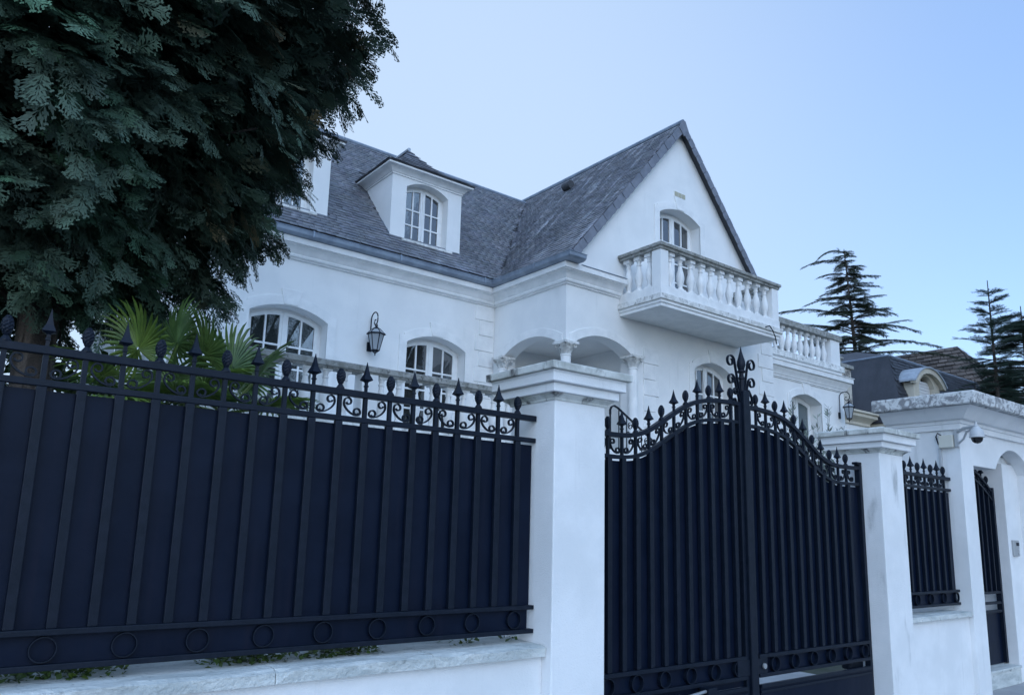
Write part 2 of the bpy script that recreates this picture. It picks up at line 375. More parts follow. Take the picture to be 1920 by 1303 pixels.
# cornice under the eaves
CP = [(0, 6.30), (.035, 6.31), (.04, 6.335), (.075, 6.345), (.085, 6.375), (.075, 6.40), (.085, 6.41), (.10, 6.45), (.14, 6.50), (.185, 6.525), (.20, 6.53), (.20, 6.545), (.235, 6.55), (.235, 6.655), (0, 6.68)]
MB().sweep(CP, [(3.0, YW), (XC, YW), (XC, G), (11.02, G)]).build('cornice', 'trim', house, smooth=30)
MB().sweep(CP, [(14.95, G), (XE-.02, G)]).build('cornice', 'trim', house, smooth=30)
MB().sweep([(0, 6.684), (.25, 6.66), (.25, 6.672), (0, 6.70)], [(9.75, G), (11.0, G)]).build('cornice_flashing', 'zinc', house)
GP = [(.02, 6.70), (.05, 6.665), (.25, 6.664), (.30, 6.68), (.335, 6.705), (.345, 6.765), (.36, 6.778), (.345, 6.79), (.325, 6.778), (.31, 6.72), (.25, 6.71), (.02, 6.72)]
MB().sweep(GP, [(3.0, YW), (XC, YW), (XC, G-.12), (9.66, G-.12)]).build('gutter', 'zinc', house, smooth=35)
for x, y in ((9.02, YW-.33), (7.0, YW-.33), (5.2, YW-.33)):
    MB().box(x, x+.03, y-.035, y-.0, 6.68, 6.795).build('gutter_clip', 'zinc', house)
for y in (12.3, 11.2):
    MB().box(XC-.365, XC-.33, y, y+.03, 6.68, 6.795).build('gutter_clip', 'zinc', house)
# roof carcass
cs, sn = 1/math.hypot(1, SL), SL/math.hypot(1, SL)
RY = 12.6+(10.66-6.72)/SL; RWZ = 10.66
def zg(x): return 6.72+SL*((x if x < RX else 2*RX-x)-9.36)
b = MB(); o = .012
def slab(pts, t, nrm):
    n = len(pts); v = [Vector(p) for p in pts]; dn = Vector(nrm)*t
    b.add(v+[p-dn for p in v], [tuple(range(n)), tuple(range(2*n-1, n-1, -1))]+[(i, (i+1) % n, (i+1) % n+n, i+n) for i in range(n)])
xv = 9.36+(RY-12.6)
slab([(9.36, G-.15, 6.72), (9.36, 12.6, 6.72), (xv, RY, RWZ), (RX-.02, RY+.3, zg(RX-.02)), (RX-.02, 22.2, zg(RX-.02)), (RX-.02, G-.15, zg(RX-.02))], .10, (-sn, 0, cs))
slab([(RX+.02, G-.15, zg(RX-.02)), (RX+.02, 22.2, zg(RX-.02)), (16.54, 22.2, 6.72), (16.54, G-.15, 6.72)], .10, (sn, 0, cs))
b.plate([(3.05, 12.74), (9.50, 12.74), (xv, RY), (3.05, RY)], [[(xa+.06, 13.21), (xa+.06, 14.6), (xb-.06, 14.6), (xb-.06, 13.21)] for xa, xb in ((7.03, 8.73), (3.98, 5.68))],
        0, .13, mapf=lambda u, v, d: (u, v, 6.72+SL*(v-12.6)-d))
slab([(3.05, RY+.01, RWZ), (12.5, RY+.01, RWZ), (12.5, 19.4, 6.72), (3.05, 19.4, 6.72)], .10, (0, sn, cs))
roof = b.build('roof', 'slatedark', house)
# slates
def slate_field(origin, u, v, n, ul, vl, inside, sw=.175, ex=.108):
    out = []
    O, U, Vv, Nn = map(np.array, (origin, u, v, n))
    for r in range(int(vl/ex)):
        off = (r % 2)*sw/2+random.uniform(-.03, .03); jx = {(r, c): random.uniform(-.035, .035) for c in range(-2, int(ul/sw)+3)}
        for c in range(-1, int(ul/sw)+1):
            a = c*sw+off+jx.get((r, c), 0); bb = (c+1)*sw+off+jx.get((r, c+1), 0)-random.uniform(.003, .009); q = r*ex-.02+random.uniform(-.006, .006)
            a2, b2 = max(a, 0), min(bb, ul)
            if b2-a2 < .05: continue
            ctr = O+U*(a2+b2)/2+Vv*(q+ex/2)
            if not inside(ctr): continue
            h0 = .017+random.uniform(-.003, .004); h1 = .004; t = .008; L = ex*1.25
            tw = random.uniform(-.004, .004); cut = random.uniform(.0, .03); top = min(q+L, vl)
            P = []
            for (x, y, h) in ((a2, q+cut*.5, h0+tw), (a2+cut, q, h0+tw), (b2, q+random.uniform(0, .008), h0-tw), (b2, top, h1), (a2, top, h1)):
                P.append(O+U*x+Vv*y+Nn*h)
            B = [p-Nn*t for p in P[:3]]
            out.append((ctr, P+B, Nn[0] < -.1))
    return out
# local faces: 0-4 top polygon as quad+tri, fronts and sides
SF = [(1, 2, 3, 4), (0, 1, 4, 4), (5, 6, 1, 0), (6, 7, 2, 1), (5, 0, 4, 4), (7, 3, 2, 2)]
DX = [(7.03, 8.73), (3.98, 5.68)]
def in_wing(c):
    x, y = c[0], c[1]
    if x > 9.36 and y-12.6 < x-9.36-.02: return False
    for a, b_ in DX:
        if a+.02 < x < b_-.02 and 13.19 < y < 14.9: return False
    return True
def in_gab(c): return (c[1]-12.6 < c[0]-9.36+.02) or (c[1] > RY and c[0] > xv)
sl = slate_field((3.05, 12.72, 6.72+.12*SL), (1, 0, 0), (0, cs, sn), (0, -sn, cs), 10.2, 5.02, in_wing)
sl += slate_field((9.34, G-.15, 6.72-.02*SL), (0, 1, 0), (cs, 0, sn), (-sn, 0, cs), 7.2, 5.5, in_gab)
camp = np.array((0, 0, 1.6))
vis = [i for i, (c, P, g_) in enumerate(sl) if c[0] > 5.9]
vis.sort(key=lambda i: np.linalg.norm(sl[i][0]-camp)); near = set(vis[:290])
FLD = {True: ([], [], []), False: ([], [], [])}
for i, (c, P, g_) in enumerate(sl):
    tv = random.gauss(1, .08); tint = np.clip((tv*random.uniform(.96, 1.04), tv, tv*random.uniform(.97, 1.08)), .45, 1.7); mn = 'slateg' if g_ else 'slate'
    if i in near:
        fs = [tuple(dict.fromkeys(f)) for f in SF]
        me = bpy.data.meshes.new('slate'); me.from_pydata([tuple(p-c) for p in P], [], fs)
        a = me.color_attributes.new('tint', 'FLOAT_COLOR', 'CORNER'); k = len(me.loops)
        a.data.foreach_set('color', np.tile((*tint, 1), k).astype(np.float32)); me.materials.append(M[mn])
        link('slate', me, roof, c)
    else:
        V, F, T = FLD[g_]; o = len(V); V += P
        for f in SF:
            f2 = list(dict.fromkeys(f))
            if len(f2) == 4: F += [(f2[0]+o, f2[1]+o, f2[2]+o), (f2[0]+o, f2[2]+o, f2[3]+o)]; T += [tint, tint]
            else: F.append(tuple(q+o for q in f2)); T.append(tint)
for g_, (V, F, T) in FLD.items(): tag(tinted('slate_field', V, F, T, 'slateg' if g_ else 'slate', roof, (9, 14, 8)), kind='stuff')
# verge slates along both rakes
L = math.hypot(RX-9.36, RZ-6.72)
for sgn in (-1, 1):
    nseg = 26; dx, dz = (RX-9.44)/nseg, (RZ-6.80)/nseg
    for k in range(nseg):
        x0 = 9.44+dx*k; z0 = 6.80+dz*k; ln = .955
        px, pz = sn*.165, -cs*.165
        jit = random.uniform(-.01, .01)
        pts = [(x0, z0+.012), (x0+dx*ln, z0+dz*ln+.012), (x0+dx*ln+px, z0+dz*ln+pz+jit), (x0+dx*.5+px*1.05, z0+dz*.5+pz*1.05+jit), (x0+px*.97, z0+pz*.97)]
        if sgn > 0: pts = [(2*RX-x, z) for x, z in pts][::-1]
        yy = G-.165-(.006 if k % 2 else 0)
        MB().plate(pts, [], yy, yy+.012).build('verge_slate', 'verge', roof)
MB().plate([(RX-.16, RZ-.20), (RX, RZ-.36), (RX+.16, RZ-.20), (RX+.05, RZ+.02), (RX-.05, RZ+.02)], [], G-.18, G-.150).build('verge_slate', 'verge', roof)
rb = MB().tube([(RX, G-.16, RZ+.01), (RX, 17.2, RZ+.01)], .055, 8); rb.build('ridge_cap', 'zinc', roof, smooth=True)
MB().tube([(3.05, RY, RWZ+.01), (xv+.1, RY, RWZ+.01)], .05, 8).build('ridge_cap', 'zinc', roof, smooth=True)
# roof vent cowl
rv = MB(); c0 = Vector((12.30, 13.67, zg(12.30)+.02))
rv.lathe([(.11, -.16), (.11, .10), (.085, .10), (.085, -.1)], (c0.x-.05, c0.y, c0.z+.06), 14, axis='y')
rv.build('roof_vent', 'slatedark', roof, smooth=True)

# dormers
def dormer(xa, xb, yf=13.17, zb=7.36, zt=8.76):
    d = MB(); xm = (xa+xb)/2
    wn = (xa+.34, xb-.34, zb-.0, 8.53, .16)
    d.plate([(xa, zb-.35), (xb, zb-.35), (xb, zt), (xa, zt)], [opening(*wn)], yf, yf+.28)
    for x0, x1 in ((xa, xa+.12), (xb-.12, xb)):
        d.plate([(yf+.281, 7.2), (14.75, 9.1), (14.75, zt), (yf+.281, zt)], [], x0, x1, mapf=lambda u, v, q: (q, u, v))
    d.box(xa+.15, xb-.15, yf+.6, yf+.65, zb-.2, zt-.01)
    dm = d.build('dormer', 'plaster', house)
    cp = [(0, zt-.05), (.02, zt-.045), (.02, zt-.012), (.035, zt-.008), (.055, zt+.025), (.09, zt+.06), (.145, zt+.085), (.185, zt+.092), (.185, zt+.128), (0, zt+.13)]
    MB().sweep(cp, [(xa, 15.0), (xa, yf), (xb, yf), (xb, 15.0)]).build('dormer_cornice', 'trim', dm, smooth=30)
    # flared hip roof
    e = .205; z0 = zt+.145; ax, ay, az_ = xm, yf+.92, zt+1.10
    R0 = []
    for t in (0, .12, .28, .5, .75, 1):
        k = t; zz = z0+(az_-z0)*(.55*k+.45*k*k); R0.append((xa-e+(ax-xa+e)*k, xb+e+(ax-xb-e)*k, yf-e+(ay-yf+e)*k, zz))
    r = MB(); n = len(R0)
    # fascia edge
    vs = []
    for a_, b_, y_, z_ in R0: vs += [(a_, y_, z_), (b_, y_, z_), (a_, 15.6, z_), (b_, 15.6, z_)]
    fs = []
    for i in range(n-1):
        o_ = i*4; p_ = o_+4; fs += [(o_, o_+1, p_+1, p_), (o_+2, o_, p_, p_+2), (o_+1, o_+3, p_+3, p_+1)]
    r.add(vs, fs); r.box(xa-e, xb+e, yf-e, 15.4, z0-.014, z0-.002)
    r.build('dormer_roof', 'slatedark', dm)
    # slates on the flared front and sides
    V, F, T = [], [], []
    def emit(P):
        o_ = len(V); V.extend(P); tv = random.gauss(1, .16); t_ = np.clip((tv, tv, tv*1.04), .5, 1.6)
        F.extend([(o_, o_+1, o_+2), (o_, o_+2, o_+3), (o_, o_+1, o_+5), (o_, o_+5, o_+4)]); T.extend([t_]*4)
    rows = 11
    for rr in range(rows):
        k0, k1 = rr/rows, min(1, (rr+1.15)/rows)
        def ring(k):
            zz = z0+(az_-z0)*(.55*k+.45*k*k); return xa-e+(ax-xa+e)*k, xb+e+(ax-xb-e)*k, yf-e+(ay-yf+e)*k, zz
        A, Bq = ring(k0), ring(k1); wdt = A[1]-A[0]; nn = max(1, int(wdt/.2)); off = .1*(rr % 2)
        for c in range(-1, nn+1):
            p = max(A[0], A[0]+c*.2+off); q = min(A[1], A[0]+(c+1)*.2+off-.006)
            if q-p < .03: continue
            pt, qt = min(max(p, Bq[0]), Bq[1]), min(max(q, Bq[0]), Bq[1]); h = .018+random.uniform(-.003, .006)
            emit([(p, A[2]-h*.6, A[3]+h), (q, A[2]-h*.6, A[3]+h), (qt, Bq[2], Bq[3]+.004), (pt, Bq[2], Bq[3]+.004), (p, A[2]-h*.6, A[3]+h-.009), (q, A[2]-h*.6, A[3]+h-.009)])
        for xs, xt, sg in ((A[0], Bq[0], -1), (A[1], Bq[1], 1)):
            y = A[2]+off
            while y < 15.2:
                h = .018+random.uniform(-.003, .006)
                emit([(xs+sg*h*.6, y, A[3]+h), (xs+sg*h*.6, y+.194, A[3]+h), (xt, max(y+.194, Bq[2]), Bq[3]+.004), (xt, max(y, Bq[2]), Bq[3]+.004), (xs+sg*h*.6, y, A[3]+h-.009), (xs+sg*h*.6, y+.194, A[3]+h-.009)]); y += .2
    tag(tinted('dormer_slates', V, F, T, 'slate', dm, (ax, ay, z0)), kind='stuff')
    MB().tube([(ax, ay-.03, az_+.015), (ax, 15.8, az_+.015)], .04, 8).build('dormer_ridge', 'zincpale', dm, smooth=True)
    # window, sill and flashing
    s = MB().box(wn[0]-.09, wn[1]+.10, yf-.10, yf+.2, zb-.06, zb-.005); s.build('sill', 'aged', dm, bevel=.008)
    MB().hexa([(xa-.03, yf-.16, zb-.12-.1), (xb+.05, yf-.16, zb-.22), (xb+.05, yf+.01, zb-.10), (xa-.03, yf+.01, zb-.10)],
              [(xa-.03, yf-.16, zb-.205), (xb+.05, yf-.16, zb-.205), (xb+.05, yf+.012, zb+.03), (xa-.03, yf+.012, zb+.03)]).build('flashing', 'zincpale', dm)
    for s_ in (xa-.015, xb+.003):
        MB().hexa([(s_, yf, zb-.02), (s_+.012, yf, zb-.02), (s_+.012, 14.45, zb+1.36), (s_, 14.45, zb+1.36)],
                  [(s_, yf, zb+.07), (s_+.012, yf, zb+.07), (s_+.012, 14.45, zb+1.45), (s_, 14.45, zb+1.45)]).build('flashing', 'zinc', dm)
    # window pieces straight under the dormer
    xa2, xb2, z2, zs2, rise2 = wn; az2 = archz(xa2, xb2, zs2, rise2); yy = yf+.22; xmid = (xa2+xb2)/2; fr, st, bar = .05, .062, .032
    def ol(l, r_, zb_, off, n_=8): return [(r_, zb_), (l, zb_)]+[(l+(r_-l)*i/n_, az2(l+(r_-l)*i/n_)-off) for i in range(n_+1)]
    MB().plate(ol(xa2, xb2, z2, -.01, 14), [ol(xa2+fr, xb2-fr, z2+fr, fr, 14)], yy, yy+.06).build('window_frame', 'frame', dm)
    for side in (0, 1):
        l, r_ = (xa2+fr+.003, xmid-.003) if side == 0 else (xmid+.003, xb2-fr-.003)
        gl, gr = l+st, r_-st; cw = (gr-gl-bar)/2; zp = z2+fr+.004+st; ztop = min(az2(l), az2(r_))-fr-st; rh = (ztop-zp-2*bar)/3; hs = []
        for i in range(2):
            for j in range(3):
                ca = gl+i*(cw+bar); cb = ca+cw; za = zp+j*(rh+bar)
                if j < 2: hs.append([(cb, za), (ca, za), (ca, za+rh), (cb, za+rh)])
                else: hs.append([(cb, za), (ca, za)]+[(ca+(cb-ca)*k/4, az2(ca+(cb-ca)*k/4)-fr-st) for k in range(5)])
        MB().plate(ol(l, r_, z2+fr+.004, fr+.004), hs, yy-.02, yy+.028).build('casement', 'frame', dm, bevel=.004)
        for h in hs:
            q = [(u, yy+.004, v) for u, v in h]
            MB().add(q+[(a_, b_+.012, c_) for a_, b_, c_ in q], [tuple(range(len(q))), tuple(range(2*len(q)-1, len(q)-1, -1))]).build('pane', 'glass', dm)
for a_, b_ in DX: dormer(a_, b_)

# gable vent
vt = MB().box(12.76, 13.16, G-.012, G+.01, 9.06, 9.21).build('vent_grille', 'trim', house)
for k in range(3):
    MB().box(12.782+k*.125, 12.782+k*.125+.106, G-.02, G-.0125, 9.085, 9.19).build('vent_tile', 'vent', vt)

# loggia columns
def column(x, y):
    sh = MB(); n = 20; prof = [(.15, FL), (.15, FL+.07), (.125, FL+.09), (.13, FL+.13), (.112, FL+.17), (.108, FL+.9), (.096, 4.885), (.108, 4.89), (.108, 4.915), (.096, 4.92)]
    sh.lathe(prof, (x, y, 0), n)
    c = sh.build('column', 'trim', house, smooth=35)
    cp = MB().lathe([(.097, 4.918), (.108, 4.97), (.138, 5.04), (.172, 5.115)], (x, y, 0), 16)
    cp.plate([(x+q*.18*cx_, y+q2*.18*cy_) for cx_, cy_, q, q2 in ((1, 1, -1, -1), (0, 1, 0, -.84), (1, 1, 1, -1), (1, 0, .84, 0), (1, 1, 1, 1), (0, 1, 0, .84), (1, 1, -1, 1), (1, 0, -.84, 0))], [], 5.118, 5.165, mapf=lambda u, v, d: (u, v, d))
    for k in range(8):                          # acanthus leaves
        a = k*math.pi/4+.2; ca, sa_ = math.cos(a), math.sin(a); px, py = -sa_, ca
        for r0, z0, zt_, w_ in ((.098, 4.93, 5.03, .042), (.112, 4.99, 5.10, .05)):
            a2 = 0
            vs = []
            for t, out, ww in ((0, 0, .7), (.45, .008, 1), (.8, .03, .95), (1.0, .06, .6), (.93, .075, .3)):
                z = z0+(zt_-z0)*t; r = r0+out+.02*t
                vs += [(x+ca*r+px*w_*ww, y+sa_*r+py*w_*ww, z), (x+ca*r-px*w_*ww, y+sa_*r-py*w_*ww, z)]
            cp.add(vs, [(2*i, 2*i+1, 2*i+3, 2*i+2) for i in range(4)])
    for sx in (-1, 1):                          # volutes at the corners
        for sy in (-1, 1):
            d = Vector((sx, sy, 0)).normalized(); t = Vector((-d.y, d.x, 0)); c0 = Vector((x, y, 5.078))+d*.175
            for k in range(2):
                pts = []
                for i in range(15):
                    an = i*.62; rr = .040*(1-i/17); pts.append(c0+d*(-rr*math.cos(an))*.9+Vector((0, 0, 1))*(rr*math.sin(an))+t*(.018*(2*k-1)))
                cp.tube(pts, .013, 5)
    cp.build('capital', 'aged', c, smooth=40)
column(9.62, 10.71); column(9.59, 12.64); column(11.43, 10.67)

# balustrade pieces
BP = [(.075, 0), (.075, .05), (.05, .06), (.042, .10), (.05, .115), (.052, .13), (.07, .19), (.083, .25), (.083, .30), (.07, .37), (.05, .44), (.040, .49), (.038, .525), (.050, .53), (.050, .555), (.038, .56), (.045, .60), (.065, .63)]
def baluster_mesh(h, name):
    k = h/.70
    b_ = MB().lathe([(r*1.0, z*k) for r, z in BP], (0, 0, 0), 14)
    b_.box(-.075, .075, -.075, .075, .63*k, .70*k); b_.box(-.08, .08, -.08, .08, -.012, .028*k)
    me = b_.mesh(name, smooth=45); me.materials.append(M['trim']); return me
BM1 = baluster_mesh(.73, 'baluster')

# balcony
bx0, bx1, by0 = 10.98, 15.02, 9.5
def uband(mb, d, z0, z1, x0=bx0, x1=bx1, y0=by0):
    mb.box(x0+d, x1-d, y0+d, G-.002, z0, z1)
slb = MB(); uband(slb, .045, 5.93, 5.999); uband(slb, .02, 5.999, 6.06); 
balc = slb.build('balcony', 'trim', house, bevel=.006)
lg = MB(); uband(lg, -.015, 6.061, 6.175); lg.build('balcony_ledge', 'aged', balc, bevel=.012)
for k, (xa, xb) in enumerate(((bx0+.03, 12.42), (12.425, 13.88), (13.885, bx1-.03))):
    MB().box(xa, xb, by0+.03, by0+.24, 6.176, 6.36).build('plinth_block', 'trim', balc, bevel=.008)
for xa in (bx0+.03, bx1-.24): MB().box(xa, xa+.21, by0+.243, G-.003, 6.176, 6.359).build('plinth_block', 'trim', balc, bevel=.008)
for x in (bx0+.04, bx1-.27): MB().box(x, x+.23, by0+.04, by0+.27, 6.361, 7.085).build('pedestal', 'plaster', balc, bevel=.006)
n = 11
for k in range(n): link('baluster', BM1, balc, (bx0+.42+(bx1-bx0-.84)*k/(n-1), by0+.145, 6.361))
for k in range(3):
    for x in (bx0+.145, bx1-.145): link('baluster', BM1, balc, (x, by0+.42+k*.285, 6.361))
RP = [(0, 7.09), (.02, 7.09), (.03, 7.12), (.02, 7.135), (.055, 7.15), (.06, 7.18), (.055, 7.21), (.03, 7.22), (-.23, 7.22), (-.255, 7.20), (-.255, 7.15), (-.22, 7.135), (-.23, 7.12), (-.22, 7.09)]
MB().sweep(RP+RP[:1], [(bx0+.04, G-.01), (bx0+.04, by0+.04), (bx1-.04, by0+.04), (bx1-.04, G-.01)], cap=True).build('balcony_rail', 'stone', balc, smooth=30)
MB().tube([(14.35, 9.47, 6.10), (14.45, 9.44, 6.14), (14.55, 9.43, 6.05), (14.63, 9.42, 5.9), (14.66, 9.42, 5.76)], .012, 5).build('cable', 'iron', balc, smooth=True)

# roof terrace over the right wing
CR = [(0, 5.72), (.03, 5.73), (.03, 5.755), (.05, 5.76), (.05, 5.80), (.07, 5.81), (.085, 5.86), (.12, 5.92), (.15, 5.96), (.155, 5.99), (.17, 5.995), (.17, 6.00), (.21, 6.005), (.21, 6.135), (.235, 6.14), (.235, 6.155), (0, 6.17)]
tc = MB().sweep(CR, [(XE+.002, YR), (XR, YR), (XR, 17.8)]).build('terrace_cornice', 'trim', house, smooth=30)
MB().box(XE+.003, XR, YR+.02, YR+.32, 6.171, 6.33).box(XR-.3, XR, YR+.325, 17.8, 6.171, 6.33).build('terrace_parapet', 'plaster', house)
lg = MB().box(XE+.003, XR+.05, YR-.05, YR+.37, 6.331, 6.50).box(XR-.35, XR+.05, YR+.372, 17.8, 6.331, 6.50); ter = lg.build('terrace_ledge', 'aged', house, bevel=.01)
BM2 = baluster_mesh(.745, 'baluster')
for k in range(13): link('baluster', BM2, ter, (20.32-k*.30, YR+.15, 6.503))
MB().box(20.50, 20.98, YR+.02, YR+.30, 6.502, 7.25).build('pedestal', 'plaster', ter, bevel=.006)
for k in range(10): link('baluster', BM2, ter, (XR-.17, YR+.55+k*.30, 6.503))
MB().box(XE+.003, XR+.03, YR-.03, YR+.33, 7.251, 7.42).box(XR-.33, XR+.03, YR+.332, 17.0, 7.251, 7.42).build('terrace_rail', 'stone', ter, bevel=.012)

# ------------------------------------------------------------------ raised terrace, stair and railing in front of the wing
tb = thing('terrace_balustrade', (6, 10.8, FL), 'pale stone balustrade with grey rail along terrace before the two arched windows', 'balustrade')
TY = 10.76
BM3 = baluster_mesh(.78, 'baluster')
MB().box(1.6, 9.5, TY-.14, TY+.14, FL, FL+.13).build('plinth', 'aged', tb, bevel=.01)
rail = MB().sweep([(0, 3.925), (.11, 3.925), (.12, 3.945), (.155, 3.96), (.155, 4.035), (.14, 4.05), (-.14, 4.05), (-.155, 4.035), (-.155, 3.96), (-.12, 3.945), (-.11, 3.925), (0, 3.925)], [(1.55, TY), (9.55, TY)])
rail.build('rail', 'stone', tb, smooth=30)
k = 0; x = 1.95
for xp in (1.6, 5.35, 9.2):
    MB().box(xp, xp+.28, TY-.13, TY+.13, FL+.131, 3.924).build('pedestal', 'plaster', tb, bevel=.006)
while x < 9.1:
    if abs(x-5.49) > .25: link('baluster', BM3, tb, (x, TY, FL+.142))
    x += .317
structure('terrace', MB().box(1.4, 9.54, TY-.25, YW-.005, GZ, FL-.002), 'plaster')
structure('stair_landing', MB().box(9.545, 11.6, 9.6, G-.002, GZ, FL-.004), 'plaster')
for k in range(16):
    structure('stair_step', MB().box(11.602+k*.27, 11.602+(k+1)*.27+.02*(k < 15)-.0, 9.6+.001*k, G-.004, GZ, FL-.18-k*.18), 'stone') if k < 15 else None
sr = thing('stair_railing', (10, 9.7, FL), 'black wrought iron stair railing with scrolls below the loggia', 'railing')
y0 = 9.72; sx0, sz0 = 9.82, 3.83; slp = -.50
MB().tube([(sx0, y0, FL), (sx0, y0, sz0-.05)], .018, 8).build('post', 'iron', sr)
hr = [(sx0, sz0-.14), (sx0, sz0-.06), (sx0+.03, sz0), (sx0+.10, sz0+.03), (sx0+.19, sz0)]+[(sx0+.19+t*.2, sz0-t*.11) for t in range(1, 16)]
MB().ribbon(hr, .022, y0-.02, y0+.02).build('handrail', 'iron', sr)
for k in range(14):
    xx = sx0+.22+k*.2; zt = sz0-(xx-sx0-.19)*.55
    MB().box(xx-.007, xx+.007, y0-.007, y0+.007, zt-.9, zt-.01).build('baluster', 'iron', sr)
def spiral(cx, cz, r, a0, turns, sgn, n=18, r1=.25):
    return [(cx+r*(1-(1-r1)*i/n)*math.cos(a0+sgn*turns*2*math.pi*i/n), cz+r*(1-(1-r1)*i/n)*math.sin(a0+sgn*turns*2*math.pi*i/n)) for i in range(n+1)]
for k in range(6):
    xx = sx0+.30+k*.22; zt = sz0-(xx-sx0-.19)*.55
    MB().ribbon(spiral(xx, zt-.12, .07, 1.2, 1.4, 1), .010, y0-.010, y0+.010).build('scroll', 'iron', sr)
    MB().ribbon([(xx-.09+.18*t/8, zt-.25-.5*t/8*.3+.06*math.sin(t*.8)) for t in range(9)], .010, y0-.01, y0+.01).build('scroll', 'iron', sr)

# ------------------------------------------------------------------ wall lanterns
def lantern(x, yw, zbot, ztop, label, d=.24, s=1.0):
    t = thing('wall_lantern', (x, yw, zbot), label, 'lantern', 'black wall lanterns')
    H = ztop-zbot; cy = yw-d; zl = zbot+.10*H/.85
    zt = zl+.30*H/.85; zc = zt+.13*H/.85
    MB().box(x-.05, x+.05, yw-.03, yw+.005, zl+.02, zl+.20).build('back_plate', 'iron', t, bevel=.01)
    # swan-neck arm
    hz = ztop-zc-.02; R = hz*.30; arm = [(x, yw-.03, zl+.12), (x, yw-.035, zc)]
    for i in range(13):
        a = math.pi-i*math.pi/12; arm.append((x, cy-.0+(-R*math.cos(a))*-1*0+0, 0)) if False else None
    c_y = yw-.035-d*.5; ry = d*.5; rz = hz*.42
    zc2 = ztop-rz
    for i in range(17):
        a = i/16*math.pi*1.0; arm.append((x, yw-.035-ry+ry*math.cos(a), zc2+rz*math.sin(a)))
    arm += [(x, yw-.035-2*ry-.0, zc2-.06), (x, yw-.035-2*ry+.035, zc2-.12), (x, yw-.035-ry*1.3, zc2-.13), (x, yw-.035-ry*1.0, zc2-.08), (x, yw-.035-ry*1.15, zc2-.03), (x, yw-.035-ry*1.45, zc2-.03)]
    MB().tube(arm, .012, 7).build('arm', 'iron', t, smooth=True)
    MB().tube([(x, cy-.03, zc2-.13), (x, cy, zc+.0)], .010, 6).build('hanger', 'iron', t)
    MB().lathe([(.01, zc-.02), (.05, zc-.01), (.05, zc), (.022, zc+.02), (.03, zc+.035), (.012, zc+.05)], (x, cy, 0), 10).build('crown_knob', 'iron', t, smooth=True)
    n, r0 = 6, .5
    def ring(r, z): return [(x+r*math.cos(k*math.pi/3+.5), cy+r*math.sin(k*math.pi/3+.5), z) for k in range(6)]
    rb_, rm, rt_, rk_ = .075*s, .145*s, .175*s, .07*s
    B, Tp, E1, K = ring(rb_, zl), ring(rm, zt), ring(rt_, zt+.012), ring(rk_, zc-.02)
    f = MB()
    for k in range(6):
        k2 = (k+1) % 6
        f.tube([B[k], Tp[k]], .009, 5); f.tube([B[k], B[k2]], .009, 5); f.tube([E1[k], K[k]], .009, 5); f.tube([E1[k], E1[k2]], .011, 5)
        f.tube([B[k], (x, cy, zl-.06)], .006, 4); f.tube([K[k], K[k2]], .012, 4)
    f.build('cage', 'iron', t)
    ro = MB().add(ring(rk_, zc-.02)+ring(rk_*.8, zc-.005), [(k, (k+1) % 6, (k+1) % 6+6, k+6) for k in range(6)]+[tuple(range(6, 12))]); ro.build('roof_cap', 'iron', t)
    MB().add(E1+Tp, [(k, (k+1) % 6, (k+1) % 6+6, k+6) for k in range(6)]).build('eave', 'iron', t)
    for k in range(6):
        k2 = (k+1) % 6
        MB().add([B[k], B[k2], Tp[k2], Tp[k]], [(0, 1, 2, 3)]).build('glass_pane', 'lampglass', t)
        MB().add([E1[k], E1[k2], K[k2], K[k]], [(0, 1, 2, 3)]).build('glass_pane', 'lampglass', t)
    MB().lathe([(.004, zbot), (.014, zbot+.02), (.010, zbot+.04), (.02, zbot+.055), (.008, zl-.03)], (x, cy, 0), 8).build('finial', 'iron', t, smooth=True)
    return t
lantern(6.62, YW, 4.74, 5.60, 'black wall lantern between the two arched windows of the slate-roofed wing', d=.26)
lantern(20.72, YR, 4.83, 5.71, 'black wall lantern beside the window below the roof terrace', d=.30)
lantern(11.05, YW, 4.62, 5.35, 'dark lantern on the shaded back wall inside the arched loggia', d=.22)

# ------------------------------------------------------------------ street wall, pillars
def pillar(xa, xb, ya, yb, label, sm='wallplaster'):
    t = thing('gate_pillar', ((xa+xb)/2, (ya+yb)/2, GZ), label, 'pillar', 'pillars of the driveway gate')
    MB().box(xa, xb, ya, yb, GZ, 2.46).build('shaft', sm, t, bevel=.008)
    loop = [(xa, yb), (xa, ya), (xb, ya), (xb, yb)]
    def closed(prof, m, name):
        path = loop; pv = MB(); n = len(prof); vs = []
        for (px, py), (sx, sy) in zip(loop, ((-1, 1), (-1, -1), (1, -1), (1, 1))):
            for o_, z in prof: vs.append((px+sx*o_, py+sy*o_, z))
        fs = []
        for i in range(4):
            j = (i+1) % 4
            for k in range(n-1): fs.append((i*n+k, j*n+k, j*n+k+1, i*n+k+1))
        fs += [tuple(i*n+n-1 for i in range(4)), tuple(i*n for i in (3, 2, 1, 0))]
        return pv.add(vs, fs).build(name, m, t, bevel=.005)
    closed([(-.02, 2.445), (.008, 2.446), (.012, 2.46), (.03, 2.475), (.045, 2.483), (.045, 2.49)], 'capstone', 'neck_moulding')
    closed([(-.02, 2.488), (.068, 2.4905), (.068, 2.548), (-.02, 2.55)], 'wallplaster', 'lower_band')
    closed([(-.02, 2.546), (.102, 2.5505), (.102, 2.605), (.112, 2.622), (-.02, 2.624)], 'wallplaster', 'upper_band')
    closed([(-.02, 2.62), (.134, 2.6245), (.136, 2.672), (.10, 2.684), (-.10, 2.705)], 'capstone', 'capstone')
    return t
pillar(3.28, 3.74, 3.75, 4.21, 'white gate pillar with stepped cap, standing between the sheet-backed fence and the gate')
pillar(7.53, 8.0, 3.75, 4.22, 'white gate pillar with smudged side, between the gate and the short fence', 'smudge')
